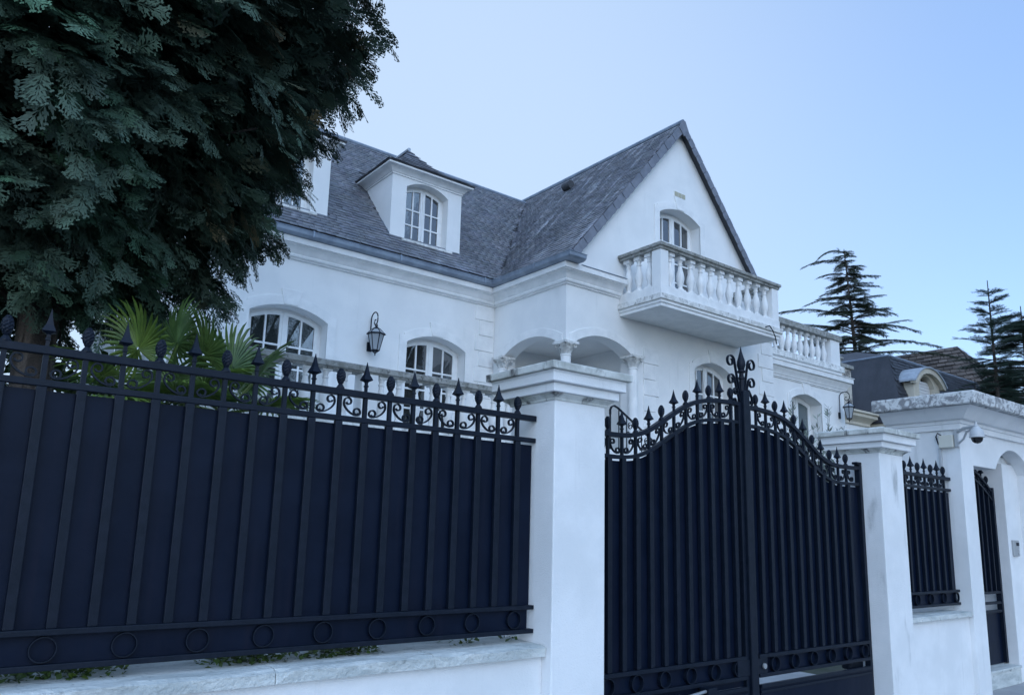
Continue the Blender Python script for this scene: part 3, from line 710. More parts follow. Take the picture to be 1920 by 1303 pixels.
lw = thing('boundary_wall', (0, 4, GZ), 'low white rendered wall with rough pale coping under the long iron fence', 'wall')
MB().box(-6, 3.279, 3.84, 4.2, GZ, .835).build('wall', 'wallplaster', lw)
xs = [-6, -4.1, -2.4, -.9, .34, 1.55, 2.46, 3.278]
for a_, b_ in zip(xs[:-1], xs[1:]):
    cpm = MB(); n = 10
    vs = []
    for i in range(n+1):
        x = a_+.002+(b_-a_-.004)*i/n; j1, j2 = random.uniform(-.006, .006), random.uniform(-.006, .006)
        vs += [(x, 3.80+j1, .838), (x, 3.797+j2, .893+j1), (x, 3.83, .905+j2*.5), (x, 4.24, .912), (x, 4.24, .838)]
    fs = [(i*5+k, (i+1)*5+k, (i+1)*5+(k+1) % 5, i*5+(k+1) % 5) for i in range(n) for k in range(5)]+[(4, 3, 2, 1, 0), tuple(n*5+k for k in range(5))]
    cpm.add(vs, fs).build('coping_stone', 'coping', lw)
sw = thing('boundary_wall', (8.8, 4, GZ), 'low white wall with tiled sill beneath the short iron fence', 'wall')
MB().box(8.001, 9.399, 3.80, 4.1, GZ, .80).build('wall', 'wallplaster', sw)
for k in range(7):
    MB().box(8.003+k*.199, 8.003+(k+1)*.199-.005, 3.755, 4.05, .801+random.uniform(0, .002), .853+random.uniform(-.002, .002)).build('sill_tile', 'coping', sw, bevel=.005)

# ------------------------------------------------------------------ wrought iron pieces
def spear_mesh():
    m = MB()
    m.lathe([(.0105, 0), (.0105, .028), (.015, .030), (.015, .038), (.0105, .040), (.011, .056), (.016, .060), (.040, .070), (.034, .080), (.0215, .100), (.0135, .124), (.007, .150), (.0012, .176)], (0, 0, 0), 4, math.pi/4)
    me = m.mesh('spear_finial'); me.materials.append(M['iron']); return me
def cone_mesh():
    m = MB(); m.lathe([(.024, 0), (.024, .006), (.017, .016), (.0105, .026), (.015, .031), (.017, .036)], (0, 0, 0), 12)
    rows = 10; n = 14; vs = []
    for i in range(rows+1):
        t = i/rows; r = 0.0245*math.sin(math.pi*(.14+.80*t))**.62 if i < rows else .008
        for k in range(n):
            a = 2*math.pi*(k+.5*(i % 2))/n; rr = r*(1.10 if (k+i) % 2 else .90); vs.append((rr*math.cos(a), rr*math.sin(a), .034+.082*t))
    fs = [(i*n+k, i*n+(k+1) % n, (i+1)*n+(k+1) % n, (i+1)*n+k) for i in range(rows) for k in range(n)]+[tuple(rows*n+k for k in range(n))]
    m.add(vs, fs); me = m.mesh('pinecone_finial'); me.materials.append(M['iron']); return me
SPEAR, CONE = spear_mesh(), cone_mesh()
def c_scroll(w, h):
    """C scroll in a gap of width w, height h: curl at upper left, curl at lower right (x right, z up)"""
    r1 = .185*w
    c1 = (.31*w, .74*h); c2 = (.71*w, .26*h)
    s1 = spiral(c1[0], c1[1], r1, math.pi*1.0, .95, -1, 14, .50)[::-1]
    s2 = spiral(c2[0], c2[1], r1*.95, -.15, .95, 1, 14, .50)
    a, b_ = (.035*w, .70*h), (.96*w, .30*h); q = []
    s1[-1] = (c1[0]-r1*1.0, c1[1]); m1 = (.02*w, .34*h); m2 = (.80*w, -.16*h)
    for i in range(0, 13):
        t = i/12
        q.append(((1-t)**3*s1[-1][0]+3*(1-t)**2*t*m1[0]+3*(1-t)*t*t*m2[0]+t**3*s2[0][0], (1-t)**3*s1[-1][1]+3*(1-t)**2*t*m1[1]+3*(1-t)*t*t*m2[1]+t**3*s2[0][1]))
    return s1+q[1:-1]+s2
def scroll_obj(parent, xa, xb, zlo, h, y, flip, zf=None):
    wv = xb-xa; pts = c_scroll(wv, h)
    P = [((xb-u) if flip else (xa+u), v) for u, v in pts]
    P = [(x, v+(zf(x) if zf else zlo)) for x, v in P]
    MB().ribbon(P, .0075, y-.008, y+.008).build('scroll', 'iron', parent)
def fence(root, xs, y, zt, zm, zb1, zb2, first_spear, x0, x1, bw=.042, rings=(), sheet=True):
    MB().box(x0, x1, y-.022, y+.022, zt-.036, zt).build('top_rail', 'iron', root, bevel=.003)
    MB().box(x0, x1, y-.018, y+.018, zm-.030, zm).build('middle_rail', 'iron', root, bevel=.003)
    MB().box(x0, x1, y-.030, y+.015, zb1-.026, zb1).build('lower_rail', 'iron', root, bevel=.003)
    MB().box(x0, x1, y-.030, y+.015, zb2-.026, zb2).build('bottom_rail', 'iron', root, bevel=.003)
    bar = MB().box(-bw/2, bw/2, -.017, .012, 0, zm-.031-zb1).mesh('bar'); bar.materials.append(M['iron'])
    stem = MB().box(-.011, .011, -.011, .011, 0, zt-.036-zm).mesh('stem'); stem.materials.append(M['iron'])
    for i, x in enumerate(xs):
        link('bar', bar, root, (x, y, zb1), bevel=.003); link('stem', stem, root, (x, y, zm))
        sp = (i % 2 == 0) == first_spear
        link('spear_finial' if sp else 'pinecone_finial', SPEAR if sp else CONE, root, (x, y, zt), rz=random.uniform(-.2, .2), scale=None)
    for i in range(len(xs)-1):
        sp = (i % 2 == 0) == first_spear               # left bar carries a spear -> mirrored scroll
        scroll_obj(root, xs[i]+.012, xs[i+1]-.012, zm, zt-.036-zm, y, sp)
    if sheet:
        MB().box(x0+.005, x1-.01, y+.014, y+.019, zb1-.002, zm-.045).build('backing_sheet', 'sheet', root)
        MB().box(x0+.005, x1-.03, y+.004, y+.009, zb2-.001, zb1-.027).build('lower_sheet', 'sheet', root)
    rm = MB().ribbon([(.052*math.cos(a*math.pi/12), .052*math.sin(a*math.pi/12)) for a in range(24)], .005, -.016, .006, closed=True).mesh('ring'); rm.materials.append(M['iron'])
    for x in rings: link('ring', rm, root, (x, y-.004, (zb1-.026+zb2)/2))
fr_ = thing('iron_fence', (0, 3.95, .9), 'long black iron fence with dark metal sheet, spear and pinecone finials on low wall', 'fence')
SP = .1588
xs = [3.127-k*SP for k in range(36)][::-1]
fence(fr_, xs, 3.95, 2.355, 2.205, 1.135, .990, True if (35 % 2) else False, xs[0]-.1, 3.275, rings=[3.128-.3205*k for k in range(17)])
sf = thing('iron_fence', (8.8, 3.9, .85), 'short black iron fence between smudged gate pillar and the entrance porch', 'fence')
xs2 = [8.03+.1545*k for k in range(9)]
fence(sf, xs2, 3.9, 2.32, 2.19, 1.08, .945, False, 8.005, 9.41, bw=.034, rings=[8.11+.309*k for k in range(5)])

# gate leaves
XCN = 5.605
LX = [3.70, 3.951, 4.088, 4.247, 4.34, 4.436, 4.559, 4.685, 4.815, 4.922, 5.031, 5.156, 5.297, 5.428, 5.62]
LZ = [2.325, 2.322, 2.322, 2.336, 2.362, 2.402, 2.472, 2.545, 2.612, 2.660, 2.692, 2.713, 2.725, 2.730, 2.726]
def ztop(x):
    u = x if x <= XCN else 2*XCN-x
    return sum(float(np.interp(u+d, LX, LZ)) for d in (-.05, -.025, 0, .025, .05))/5-(.012 if x > XCN else 0)
def zmid(x): return ztop(x)-.163
GY = 3.96
def gate_leaf(xa, xb, hinge_left, label):
    t = thing('gate_leaf', ((xa+xb)/2, GY, .02), label, 'gate')
    n = 48; xs_ = [xa+(xb-xa)*i/n for i in range(n+1)]
    MB().ribbon([(x, ztop(x)-.017) for x in xs_], .034, GY-.024, GY+.024).build('top_rail', 'iron', t, bevel=.003)
    MB().ribbon([(x, zmid(x)-.014) for x in xs_], .028, GY-.020, GY+.020).build('middle_rail', 'iron', t, bevel=.003)
    xh, xm_ = (xa, xb) if hinge_left else (xb, xa); s = 1 if hinge_left else -1
    hz = ztop(xh+s*.02)
    x1, x2 = sorted((xh, xh+s*.045)); MB().box(x1, x2, GY-.028, GY+.028, .03, hz+.02).build('hinge_stile', 'iron', t, bevel=.004)
    x1, x2 = sorted((xh-s*.0, xh+s*.085)); MB().box(x1, x2, GY-.03, GY+.03, hz+.02, hz+.045).build('stile_cap', 'iron', t, bevel=.006)
    x1, x2 = sorted((xm_, xm_-s*.04)); MB().box(x1, x2, GY-.026, GY+.026, .03, ztop(xm_)-.0).build('meeting_stile', 'iron', t, bevel=.004)
    zu, zl_ = .655, .505
    for z, nm in ((zu, 'lower_rail'), (zl_, 'bottom_rail')):
        MB().box(xa+.046 if hinge_left else xa+.041, xb-.041 if hinge_left else xb-.046, GY-.036, GY+.012, z-.030, z).build(nm, 'iron', t, bevel=.004)
    xl, xr = xa+.046, xb-.046
    MB().box(xl, xr, GY-.030, GY-.002, .05, .42).build('kick_panel', 'sheet', t)
    MB().box(xl, xr, GY-.045, GY-.0305, .395, .425).box(xl, xr, GY-.040, GY-.0305, .355, .375).build('kick_moulding', 'iron', t, bevel=.003)
    c0 = 5.44 if hinge_left else 5.80; bars = [c0-s*.1465*k for k in range(11)]
    for i, x in enumerate(bars):
        zt_, zm_ = ztop(x)-.034, zmid(x)
        b_ = MB().box(x-.021, x+.021, GY-.028, GY+.008, zu+.0005, zm_-.026).build('bar', 'iron', t, bevel=.004)
        MB().box(x-.010, x+.010, GY-.010, GY+.010, zm_-.002, zt_+.004).build('stem', 'iron', t)
        cone = i % 2 == 0
        link('pinecone_finial' if cone else 'spear_finial', CONE if cone else SPEAR, t, (x, GY, ztop(x)-.004), rz=random.uniform(-.2, .2))
    ext = sorted(bars+[c0+s*.1465, c0-s*.1465*11]); 
    for i in range(len(ext)-1):
        a_, b2 = ext[i], ext[i+1]
        if a_ < xa+.01 or b2 > xb-.005: continue
        kidx = round((a_-c0)/(-s*.1465)); cone = kidx % 2 == 0
        scroll_obj(t, a_+.011, b2-.011, 0, .129, GY, not cone, zf=zmid)
    pts = [(x, zmid(x)-.042) for x in xs_]
    MB().plate([(xr, zu-.03), (xl, zu-.03)]+[(max(xl, min(xr, x)), z) for x, z in pts[1:-1]], [], GY+.010, GY+.015).build('backing_sheet', 'sheet', t)
    MB().box(xl, xr, GY+.004, GY+.009, zl_-.001, zu-.031).build('lower_sheet', 'sheet', t)
    rm = MB().ribbon([(.058*math.cos(a*math.pi/12), .058*math.sin(a*math.pi/12)) for a in range(24)], .006, -.03, .006, closed=True).mesh('ring'); rm.materials.append(M['iron'])
    rr = [3.96+.293*k for k in range(6)] if hinge_left else [5.93+.293*k for k in range(6)]
    for x in rr:
        if xa+.06 < x-.058 and x+.058 < xb-.04: link('ring', rm, t, (x, GY, .565))
    if hinge_left:
        MB().box(xl, xr, GY+.004, GY+.009, .419, zl_-.031).build('gap_sheet', 'sheet', t)
        MB().box(5.40, 5.563, GY-.034, GY-.0, .505, .626).build('lock_plate', 'iron', t, bevel=.004)
        # hydraulic opener
        MB().lathe([(.028, 0), (.028, .62)], (0, 0, 0), 12).v
        arm = MB().tube([(4.18, GY-.11, .40), (4.62, GY-.10, .435)], .030, 10); arm.build('opener_cylinder', 'zinc', t, smooth=True)
        MB().tube([(4.62, GY-.10, .435), (4.93, GY-.09, .458)], .012, 8).build('opener_piston', 'steel', t, smooth=True)
        MB().box(4.92, 5.02, GY-.12, GY-.031, .43, .48).build('opener_bracket', 'iron', t, bevel=.006)
    else:
        MB().box(5.655, 5.80, GY-.034, GY-.0, .505, .626).build('lock_plate', 'iron', t, bevel=.004)
        MB().lathe([(.022, 0), (.024, .012), (.016, .02)], (5.74, GY-.055, .565), 12, axis='y').build('lock_knob', 'steel', t, smooth=True)
        MB().box(7.22, 7.46, GY+.03, GY+.13, .395, .47).build('opener_box', 'iron', t, bevel=.02)
    return t
gl = gate_leaf(3.755, 5.563, True, 'black sheet-backed gate leaf with lock plate and piston opener, beside the tall scrolled crest')
gr = gate_leaf(5.652, 7.522, False, 'black sheet-backed gate leaf carrying the tall scrolled crest post, hung on smudged pillar')
MB().box(5.566, 5.650, GY-.05, GY+.02, .03, 2.83).build('crest_post', 'iron', gr, bevel=.006)
MB().lathe([(.022, 2.83), (.022, 2.93), (.030, 2.935), (.030, 2.95), (.022, 2.955), (.020, 2.985), (.040, 2.995), (.040, 3.005), (.026, 3.012), (.030, 3.03), (.040, 3.06), (.037, 3.09), (.024, 3.13), (.010, 3.18), (.002, 3.225)], (5.588, GY-.015, 0), 10).build('crest_spear', 'iron', gr, smooth=40)
cx0 = 5.585
for s in (-1, 1):
    for (xa, za, cxs, czs, r) in ((.026, 2.80, .148, 3.075, .056), (.032, 2.74, .145, 2.915, .050)):
        stem = [(xa+(cxs-r-xa)*(i/10)**.9, za+(czs-za)*i/10) for i in range(11)]
        sp_ = spiral(cxs, czs, r, math.pi, 1.15, -1, 22, .48)
        MB().ribbon([(cx0+s*x, z) for x, z in stem+sp_[1:]], .008, GY-.026, GY-.004).build('crest_scroll', 'iron', gr)
    a1 = spiral(.072, 2.815, .034, 1.2, 1.05, 1, 14, .35)[::-1]; a2 = spiral(.098, 2.735, .034, -.2, 1.05, -1, 14, .35)
    mid = [(a1[-1][0]+(a2[0][0]-a1[-1][0])*i/6+.02*math.sin(math.pi*i/6), a1[-1][1]+(a2[0][1]-a1[-1][1])*i/6) for i in range(1, 6)]
    MB().ribbon([(cx0+s*(x+.012), z) for x, z in a1+mid+a2], .008, GY-.026, GY-.004).build('crest_scroll', 'iron', gr)

# ------------------------------------------------------------------ entrance porch (portal)
pt = thing('entrance_porch', (10.4, 4, GZ), 'white masonry entrance porch with lichen-blotched overhanging roof slab', 'porch')
PX, PY = 9.40, 3.75
ap = arch_pts(10.36, 11.46, 2.47, .27, 16)
front = [(PX, GZ), (9.73, GZ), (9.73, 2.47)]+ap+[(11.46, GZ), (12.9, GZ), (12.9, 2.90), (PX, 2.90)]
MB().plate(front, [], PY, PY+.20).build('front_wall', 'wallplaster', pt, bevel=.008)
MB().box(PX, PX+.2, PY+.202, 4.55, GZ, 2.90).build('side_wall', 'wallplaster', pt, bevel=.006)
MB().box(9.602, 12.9, 4.40, 4.55, 2.47, 2.90).build('back_wall', 'wallplaster', pt)
MB().box(9.602, 12.9, PY+.202, 4.398, 2.60, 2.68).build('ceiling', 'wallplaster', pt)
MB().box(11.0, 12.9, PY+.16, 4.55, GZ, 2.598).build('intercom_pier', 'wallplaster', pt, bevel=.006)
PC = [(0, 2.86), (.035, 2.862), (.035, 2.925), (.05, 2.93), (.055, 2.965), (.10, 2.972), (.12, 2.99), (.16, 3.04), (.21, 3.085), (.24, 3.098), (0, 3.10)]
MB().sweep(PC, [(PX, 4.55), (PX, PY), (12.9, PY)]).build('cornice', 'wallplaster', pt, smooth=30)
sx = [9.085, 10.45, 11.8, 13.2]
MB().box(9.085, 13.2, 3.435, 4.59, 3.102, 3.245).build('roof_slab', 'lichenslab', pt, bevel=.015)
MB().box(9.602, 10.998, PY+.15, 4.5, GZ, .12).build('step', 'coping', pt, bevel=.006)
MB().box(9.602, 10.997, PY+.135, 4.49, .121, .15).build('step_tread', 'coping', pt, bevel=.006)
rw = thing('boundary_wall', (18, 4, GZ), 'tall white rendered wall running on from the far end of the entrance porch', 'wall')
MB().box(12.902, 24, 3.80, 4.06, GZ, 2.10).build('wall', 'wallplaster', rw)
for k in range(11): MB().box(12.904+k*1.009, 12.904+(k+1)*1.009-.006, 3.75, 4.11, 2.101, 2.16).build('coping_stone', 'coping', rw, bevel=.006)
pg = thing('pedestrian_gate', (10.1, 4.3, .15), 'narrow black iron pedestrian gate recessed in the entrance porch', 'gate')
MB().box(9.605, 10.995, 4.065, 4.075, .16, .76).build('lower_panel', 'sheet', pg)
for z in (.775, .875, 1.0): MB().box(9.605, 10.995, 4.03, 4.08, z-.014, z+.014).build('rail', 'iron', pg)
gtop = lambda x: 2.50-.24*max(0, (x-10.45)/.5)**1.3 if x > 10.45 else 2.50
for k in range(9):
    x = 10.84-k*.145; zt_ = gtop(x)-.12
    MB().box(x-.013, x+.013, 4.035, 4.063, 1.015, zt_).build('bar', 'iron', pg)
    link('pinecone_finial' if k % 2 == 0 else 'spear_finial', CONE if k % 2 == 0 else SPEAR, pg, (x, 4.05, gtop(x)-.01))
gx = [9.605+1.39*i/24 for i in range(25)]
MB().plate([(10.995, 1.01), (9.605, 1.01)]+[(x, gtop(x)-.135) for x in gx], [], 4.068, 4.074).build('backing_sheet', 'sheet', pg)
MB().ribbon([(x, gtop(x)-.02) for x in gx], .028, 4.03, 4.075).build('top_rail', 'iron', pg)
MB().ribbon([(x, gtop(x)-.13) for x in gx], .024, 4.03, 4.075).build('middle_rail', 'iron', pg)
for k in range(9):
    x = 10.84-k*.145
    MB().ribbon([(u, v+gtop(u)-.12) for u, v in ((x+.012+.12*(p/.12), q) for p, q in c_scroll(.12, .09))], .007, 4.04, 4.06).build('scroll', 'iron', pg)
MB().box(10.945, 10.995, 4.025, 4.085, .16, 2.29).build('stile', 'iron', pg)
ic = thing('intercom', (11.17, PY+.15, 1.45), 'small steel intercom panel on the porch pier', 'intercom')
MB().box(11.085, 11.265, PY+.135, PY+.161, 1.44, 1.64).build('plate', 'steel', ic, bevel=.006)
for z in (1.48, 1.52): MB().lathe([(.012, 0), (.012, .006)], (11.21, PY+.128, z), 10, axis='y').build('button', 'whiteplastic', ic)
MB().box(11.17, 11.25, PY+.130, PY+.1345, 1.57, 1.61).build('speaker_grille', 'iron', ic)
mb_ = thing('letter_box', (11.75, PY+.1, 1.9), 'small black box on the porch pier beside the intercom', 'letter box')
MB().box(11.56, 11.90, PY+.10, PY+.159, 1.90, 2.23).build('body', 'iron', mb_, bevel=.008); MB().box(11.58, 11.88, PY+.094, PY+.0995, 2.13, 2.16).build('flap', 'zinc', mb_)
# camera and junction box
jb = thing('junction_box', (PX, 3.9, 2.6), 'square cream junction box on side of porch with white conduit below', 'junction box')
MB().box(PX-.06, PX-.002, 3.80, 3.955, 2.655, 2.80).build('box', 'beige', jb, bevel=.008)
MB().box(PX-.028, PX-.002, 3.945, 3.975, .9, 2.66).build('conduit', 'whiteplastic', jb, bevel=.004)
MB().tube([(PX-.03, 3.93, 2.80), (PX-.05, 3.96, 2.83), (PX-.04, 3.985, 2.79), (PX-.02, 3.97, 2.7)], .008, 6).build('cable', 'iron', jb, smooth=True)
sc = thing('security_camera', (PX, 3.6, 2.6), 'white dome security camera on bracket at the porch corner', 'camera')
cxp, cyp = 9.13, 3.46
MB().box(PX-.03, PX-.002, PY+.0, PY+.045, 2.66, 2.88).build('bracket_plate', 'whiteplastic', sc, bevel=.006)
MB().tube([(PX-.02, PY-.0, 2.83), (PX-.09, PY-.09, 2.855), (cxp+.06, cyp+.06, 2.85), (cxp, cyp, 2.84)], .018, 8).build('bracket_arm', 'whiteplastic', sc, smooth=True)
MB().tube([(PX-.02, PY-.0, 2.70), (PX-.06, PY-.07, 2.74), (PX-.12, PY-.13, 2.81), (cxp+.03, cyp+.03, 2.835)], .012, 8).build('bracket_brace', 'whiteplastic', sc, smooth=True)
kd = .86
MB().lathe([(r*kd, 2.72+(z-2.72)*kd+.02) for r, z in [(.014, 2.90), (.014, 2.86), (.028, 2.855), (.03, 2.835), (.045, 2.82), (.070, 2.785), (.082, 2.745), (.084, 2.715), (.090, 2.71), (.090, 2.698), (.07, 2.695)]], (cxp, cyp, 0), 24).build('housing', 'whiteplastic', sc, smooth=35)
MB().lathe([(r*kd, 2.72+(z-2.72)*kd+.02) for r, z in [(.068, 2.699), (.067, 2.675), (.055, 2.645), (.032, 2.627), (.006, 2.621)]], (cxp, cyp, 0), 24).build('dome', 'darkglass', sc, smooth=True)

# ------------------------------------------------------------------ vegetation helpers
def frames(d, upv):
    d = d/np.linalg.norm(d, axis=1, keepdims=True); s = np.cross(d, upv); s /= np.linalg.norm(s, axis=1, keepdims=True)+1e-9
    return d, s, np.cross(s, d)
def spray_template(pairs=9, sub=4, seed=1):
    """flat feathery conifer spray along +x, unit length, in the xy plane with a little relief"""
    r = np.random.default_rng(seed); V, F = [], []
    def blade(p, q, w):
        p, q = np.array(p), np.array(q); d = q-p; nrm = np.array((-d[1], d[0], 0)); nrm = nrm/(np.linalg.norm(nrm)+1e-9)*w
        o = len(V); m = p+d*.45; V.extend([p, m+nrm, q, m-nrm]); F.extend([(o, o+1, o+2), (o, o+2, o+3)])
    drop = lambda x, y: -.16*x*x-.25*abs(y)**1.5
    blade((0, 0, 0), (.55, 0, drop(.55, 0)), .012); blade((.5, 0, drop(.5, 0)), (1, 0, drop(1, 0)), .022)
    for i in range(pairs):
        t = .10+.84*i/(pairs-1)
        for sg in (-1, 1):
            ln = (.40*math.sin(math.pi*min(1, .22+.80*t))+.08)*r.uniform(.8, 1.15); an = math.radians(42-16*t+r.uniform(-6, 6))
            tx, ty = t+ln*math.cos(an), sg*ln*math.sin(an)
            P = np.array((t, 0, drop(t, 0))); Q = np.array((tx, ty, drop(tx, ty)+r.uniform(-.03, .03)))
            blade(P, Q, .042)
            for k in range(sub):
                u = .30+.62*k/max(1, sub-1); b_ = P+(Q-P)*u
                for sg2 in (-1, 1):
                    l2 = ln*.34*(1.15-u*.6)*r.uniform(.8, 1.2); a2 = math.atan2(ty, tx-t)+sg2*math.radians(30)
                    blade(b_, b_+np.array((l2*math.cos(a2), l2*math.sin(a2), -.02)), .040)
    return np.array(V), np.array(F)
def scatter(tmpl, P, D, U, S_, T):
    """copies of a template at P with direction D, up hint U, size S_, tint T -> V,F,T arrays"""
    V0, F0 = tmpl; d, s, u = frames(D, U); n = len(P)
    V = P[:, None, :]+S_[:, None, None]*(V0[None, :, 0:1]*d[:, None, :]+V0[None, :, 1:2]*s[:, None, :]+V0[None, :, 2:3]*u[:, None, :])
    F = F0[None]+(np.arange(n)*len(V0))[:, None, None]
    return V.reshape(-1, 3), F.reshape(-1, F0.shape[1]), np.repeat(T, len(F0), 0)
def joinVF(parts):
    V, F, T, o = [], [], [], 0
    for v, f, t in parts: V.append(v); F.append(f+o); T.append(t); o += len(v)
    return np.concatenate(V), np.concatenate(F), np.concatenate(T)

# big cypress behind the fence
TX, TYY = .72, 7.0
cy = thing('cypress_tree', (TX, TYY, .8), 'large dark green cypress with rounded crown behind the long iron fence', 'tree')
path = [(TX+.02, TYY, .7), (TX-.02, TYY, 2.0), (TX-.05, TYY, 3.2), (TX-.12, TYY, 4.6), (TX-.2, TYY, 7), (TX-.25, TYY, 10.5)]
tk = MB(); tk.tube(path, [.20, .155, .14, .12, .09, .03], 14)
for k in range(46):
    a = random.uniform(0, 6.28); z0 = random.uniform(3.1, 9); ln = random.uniform(1.0, 2.1)
    ln = min(ln, 2.3*math.sqrt(max(.02, 1-((z0-6.45)/3.5)**2)) if z0 < 6.45 else ln)
    b0 = Vector((TX-.08, TYY, z0)); dv = Vector((math.cos(a), math.sin(a), random.uniform(.05, .30)))
    tk.tube([b0, b0+dv*ln*.5+Vector((0, 0, .05)), b0+dv*ln], [.035, .022, .008], 5)
trunk = tk.build('trunk', 'bark', cy, smooth=60)
for k in range(16):                             # peeling bark strips
    a = random.uniform(0, 6.28); z0 = random.uniform(1.6, 3.1); l_ = random.uniform(.25, .7); r0 = .158-.012*z0*.5
    vs = []
    for i in range(6):
        z = z0+l_*i/5; rr = r0+.008+.03*max(0, (1-i/2.5))*random.uniform(.3, 1); w_ = .045*(1-.6*abs(i/5-.6))
        for s in (-1, 1): vs.append((TX-.03+rr*math.cos(a+s*w_*3), TYY+rr*math.sin(a+s*w_*3), z))
    MB().add(vs, [(2*i, 2*i+1, 2*i+3, 2*i+2) for i in range(5)]).build('bark_strip', 'bark', trunk)
CCX, CCY, CCZ, RH, RD, RU = .36, 7.0, 6.36, 2.57, 3.30, 5.5
def lump(d):
    x, y, z = d[:, 0], d[:, 1], d[:, 2]
    return 1+.055*np.sin(5.1*x+2.3*z+1)*np.sin(4.3*y+1.7)+.045*np.sin(9*x+1)*np.sin(8*z+7*y)+.03*np.sin(17*x+11*z)*np.sin(15*y)
def crown_points(n, rmin, rmax, view_bias=True):
    d = RNG.normal(size=(n*3, 3)); d /= np.linalg.norm(d, axis=1, keepdims=True)
    keep = (d[:, 2] < .35) | (RNG.random(len(d)) < .35)
    if view_bias: keep &= (d[:, 1] < .45) | (RNG.random(len(d)) < .30)
    d = d[keep][:n]; f = rmin+(rmax-rmin)*RNG.random(len(d))**.7
    rad = np.where(d[:, 2] > 0, RU, RD)
    P = np.stack([CCX+d[:, 0]*RH, CCY+d[:, 1]*RH, CCZ+d[:, 2]*rad], 1)
    C0 = np.array((CCX, CCY, CCZ)); P = C0+(P-C0)*(f*lump(d))[:, None]
    return P, d, f
parts = []
TM = [spray_template(6, 2, s_) for s_ in (1, 2, 3)]; TMl = [spray_template(6, 2, s_) for s_ in (5, 6)]
def emit_sprays(P, D, U, sz, T, tms):
    k = RNG.integers(0, len(tms), len(P))
    for i, tm in enumerate(tms):
        m_ = k == i; parts.append(scatter(tm, P[m_], D[m_], U[m_], sz[m_], T[m_]))
def tint_of(P, g):
    n = len(P); q = np.sin(P[:, 0]*3.1+P[:, 2]*2.2)*np.sin(P[:, 1]*2.7+P[:, 2]*3.3+1)
    fresh = np.clip((q-.15)*1.5, 0, 1)*RNG.random(n); old = np.clip((-q-.30)*1.6, 0, 1)*(RNG.random(n) < .14)
    return np.stack([g*(1+.35*fresh+1.3*old), g*(1+.85*fresh+.15*old), g*(1+.45*fresh-.1*old)], 1)
# outer clumps: drooping branch ends, each a shelf of overlapping sprays
Pc, dc, fc = crown_points(900, .86, 1.0); per = 15; n = len(Pc)*per
idx = np.repeat(np.arange(len(Pc)), per); u = np.tile(np.linspace(0, 1, per), len(Pc))
axis = dc*np.array((1, 1, .45))+RNG.normal(0, .35, dc.shape)+np.array((0, 0, -.20)); axis /= np.linalg.norm(axis, axis=1, keepdims=True)
sidev = np.cross(axis, np.array((0, 0, 1.0))); sidev /= np.linalg.norm(sidev, axis=1, keepdims=True)+1e-6
ln = RNG.uniform(.25, .55, len(Pc))
off = (u-.75)[:, None]*axis[idx]*ln[idx][:, None]; sg = RNG.uniform(-1, 1, n)
P = Pc[idx]+off+sidev[idx]*(sg*.19*(1.1-u))[:, None]+RNG.normal(0, .025, (n, 3)); P[:, 2] -= .10*u*u
D = axis[idx]+sidev[idx]*(sg*.75)[:, None]+RNG.normal(0, .16, (n, 3)); D[:, 2] -= .15*u
U = np.array((0, 0, 1.0))+dc[idx]*.85+RNG.normal(0, .25, (n, 3)); sz = RNG.uniform(.13, .26, n)
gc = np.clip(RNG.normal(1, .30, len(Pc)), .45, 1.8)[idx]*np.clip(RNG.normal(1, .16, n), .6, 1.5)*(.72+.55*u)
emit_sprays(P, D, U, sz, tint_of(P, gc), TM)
def cyp(n, rmin, rmax, s0, s1, bright, bias=True):
    P, d, f = crown_points(n, rmin, rmax, bias); n = len(P)
    D = d*np.array((1, 1, .45))+RNG.normal(0, .42, (n, 3))+np.array((0, 0, -.28))
    U = np.array((0, 0, 1.0))+d*.55+RNG.normal(0, .35, (n, 3)); sz = RNG.uniform(s0, s1, n)
    P = P-D/np.linalg.norm(D, axis=1, keepdims=True)*sz[:, None]*.5
    emit_sprays(P, D, U, sz, tint_of(P, np.clip(RNG.normal(1, .22, n), .5, 1.7)*bright), TMl)
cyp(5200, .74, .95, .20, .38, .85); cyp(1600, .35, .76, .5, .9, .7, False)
V, F, T = joinVF(parts); tinted('crown', V, F, T, 'cypress', cy, (CCX, CCY, CCZ))

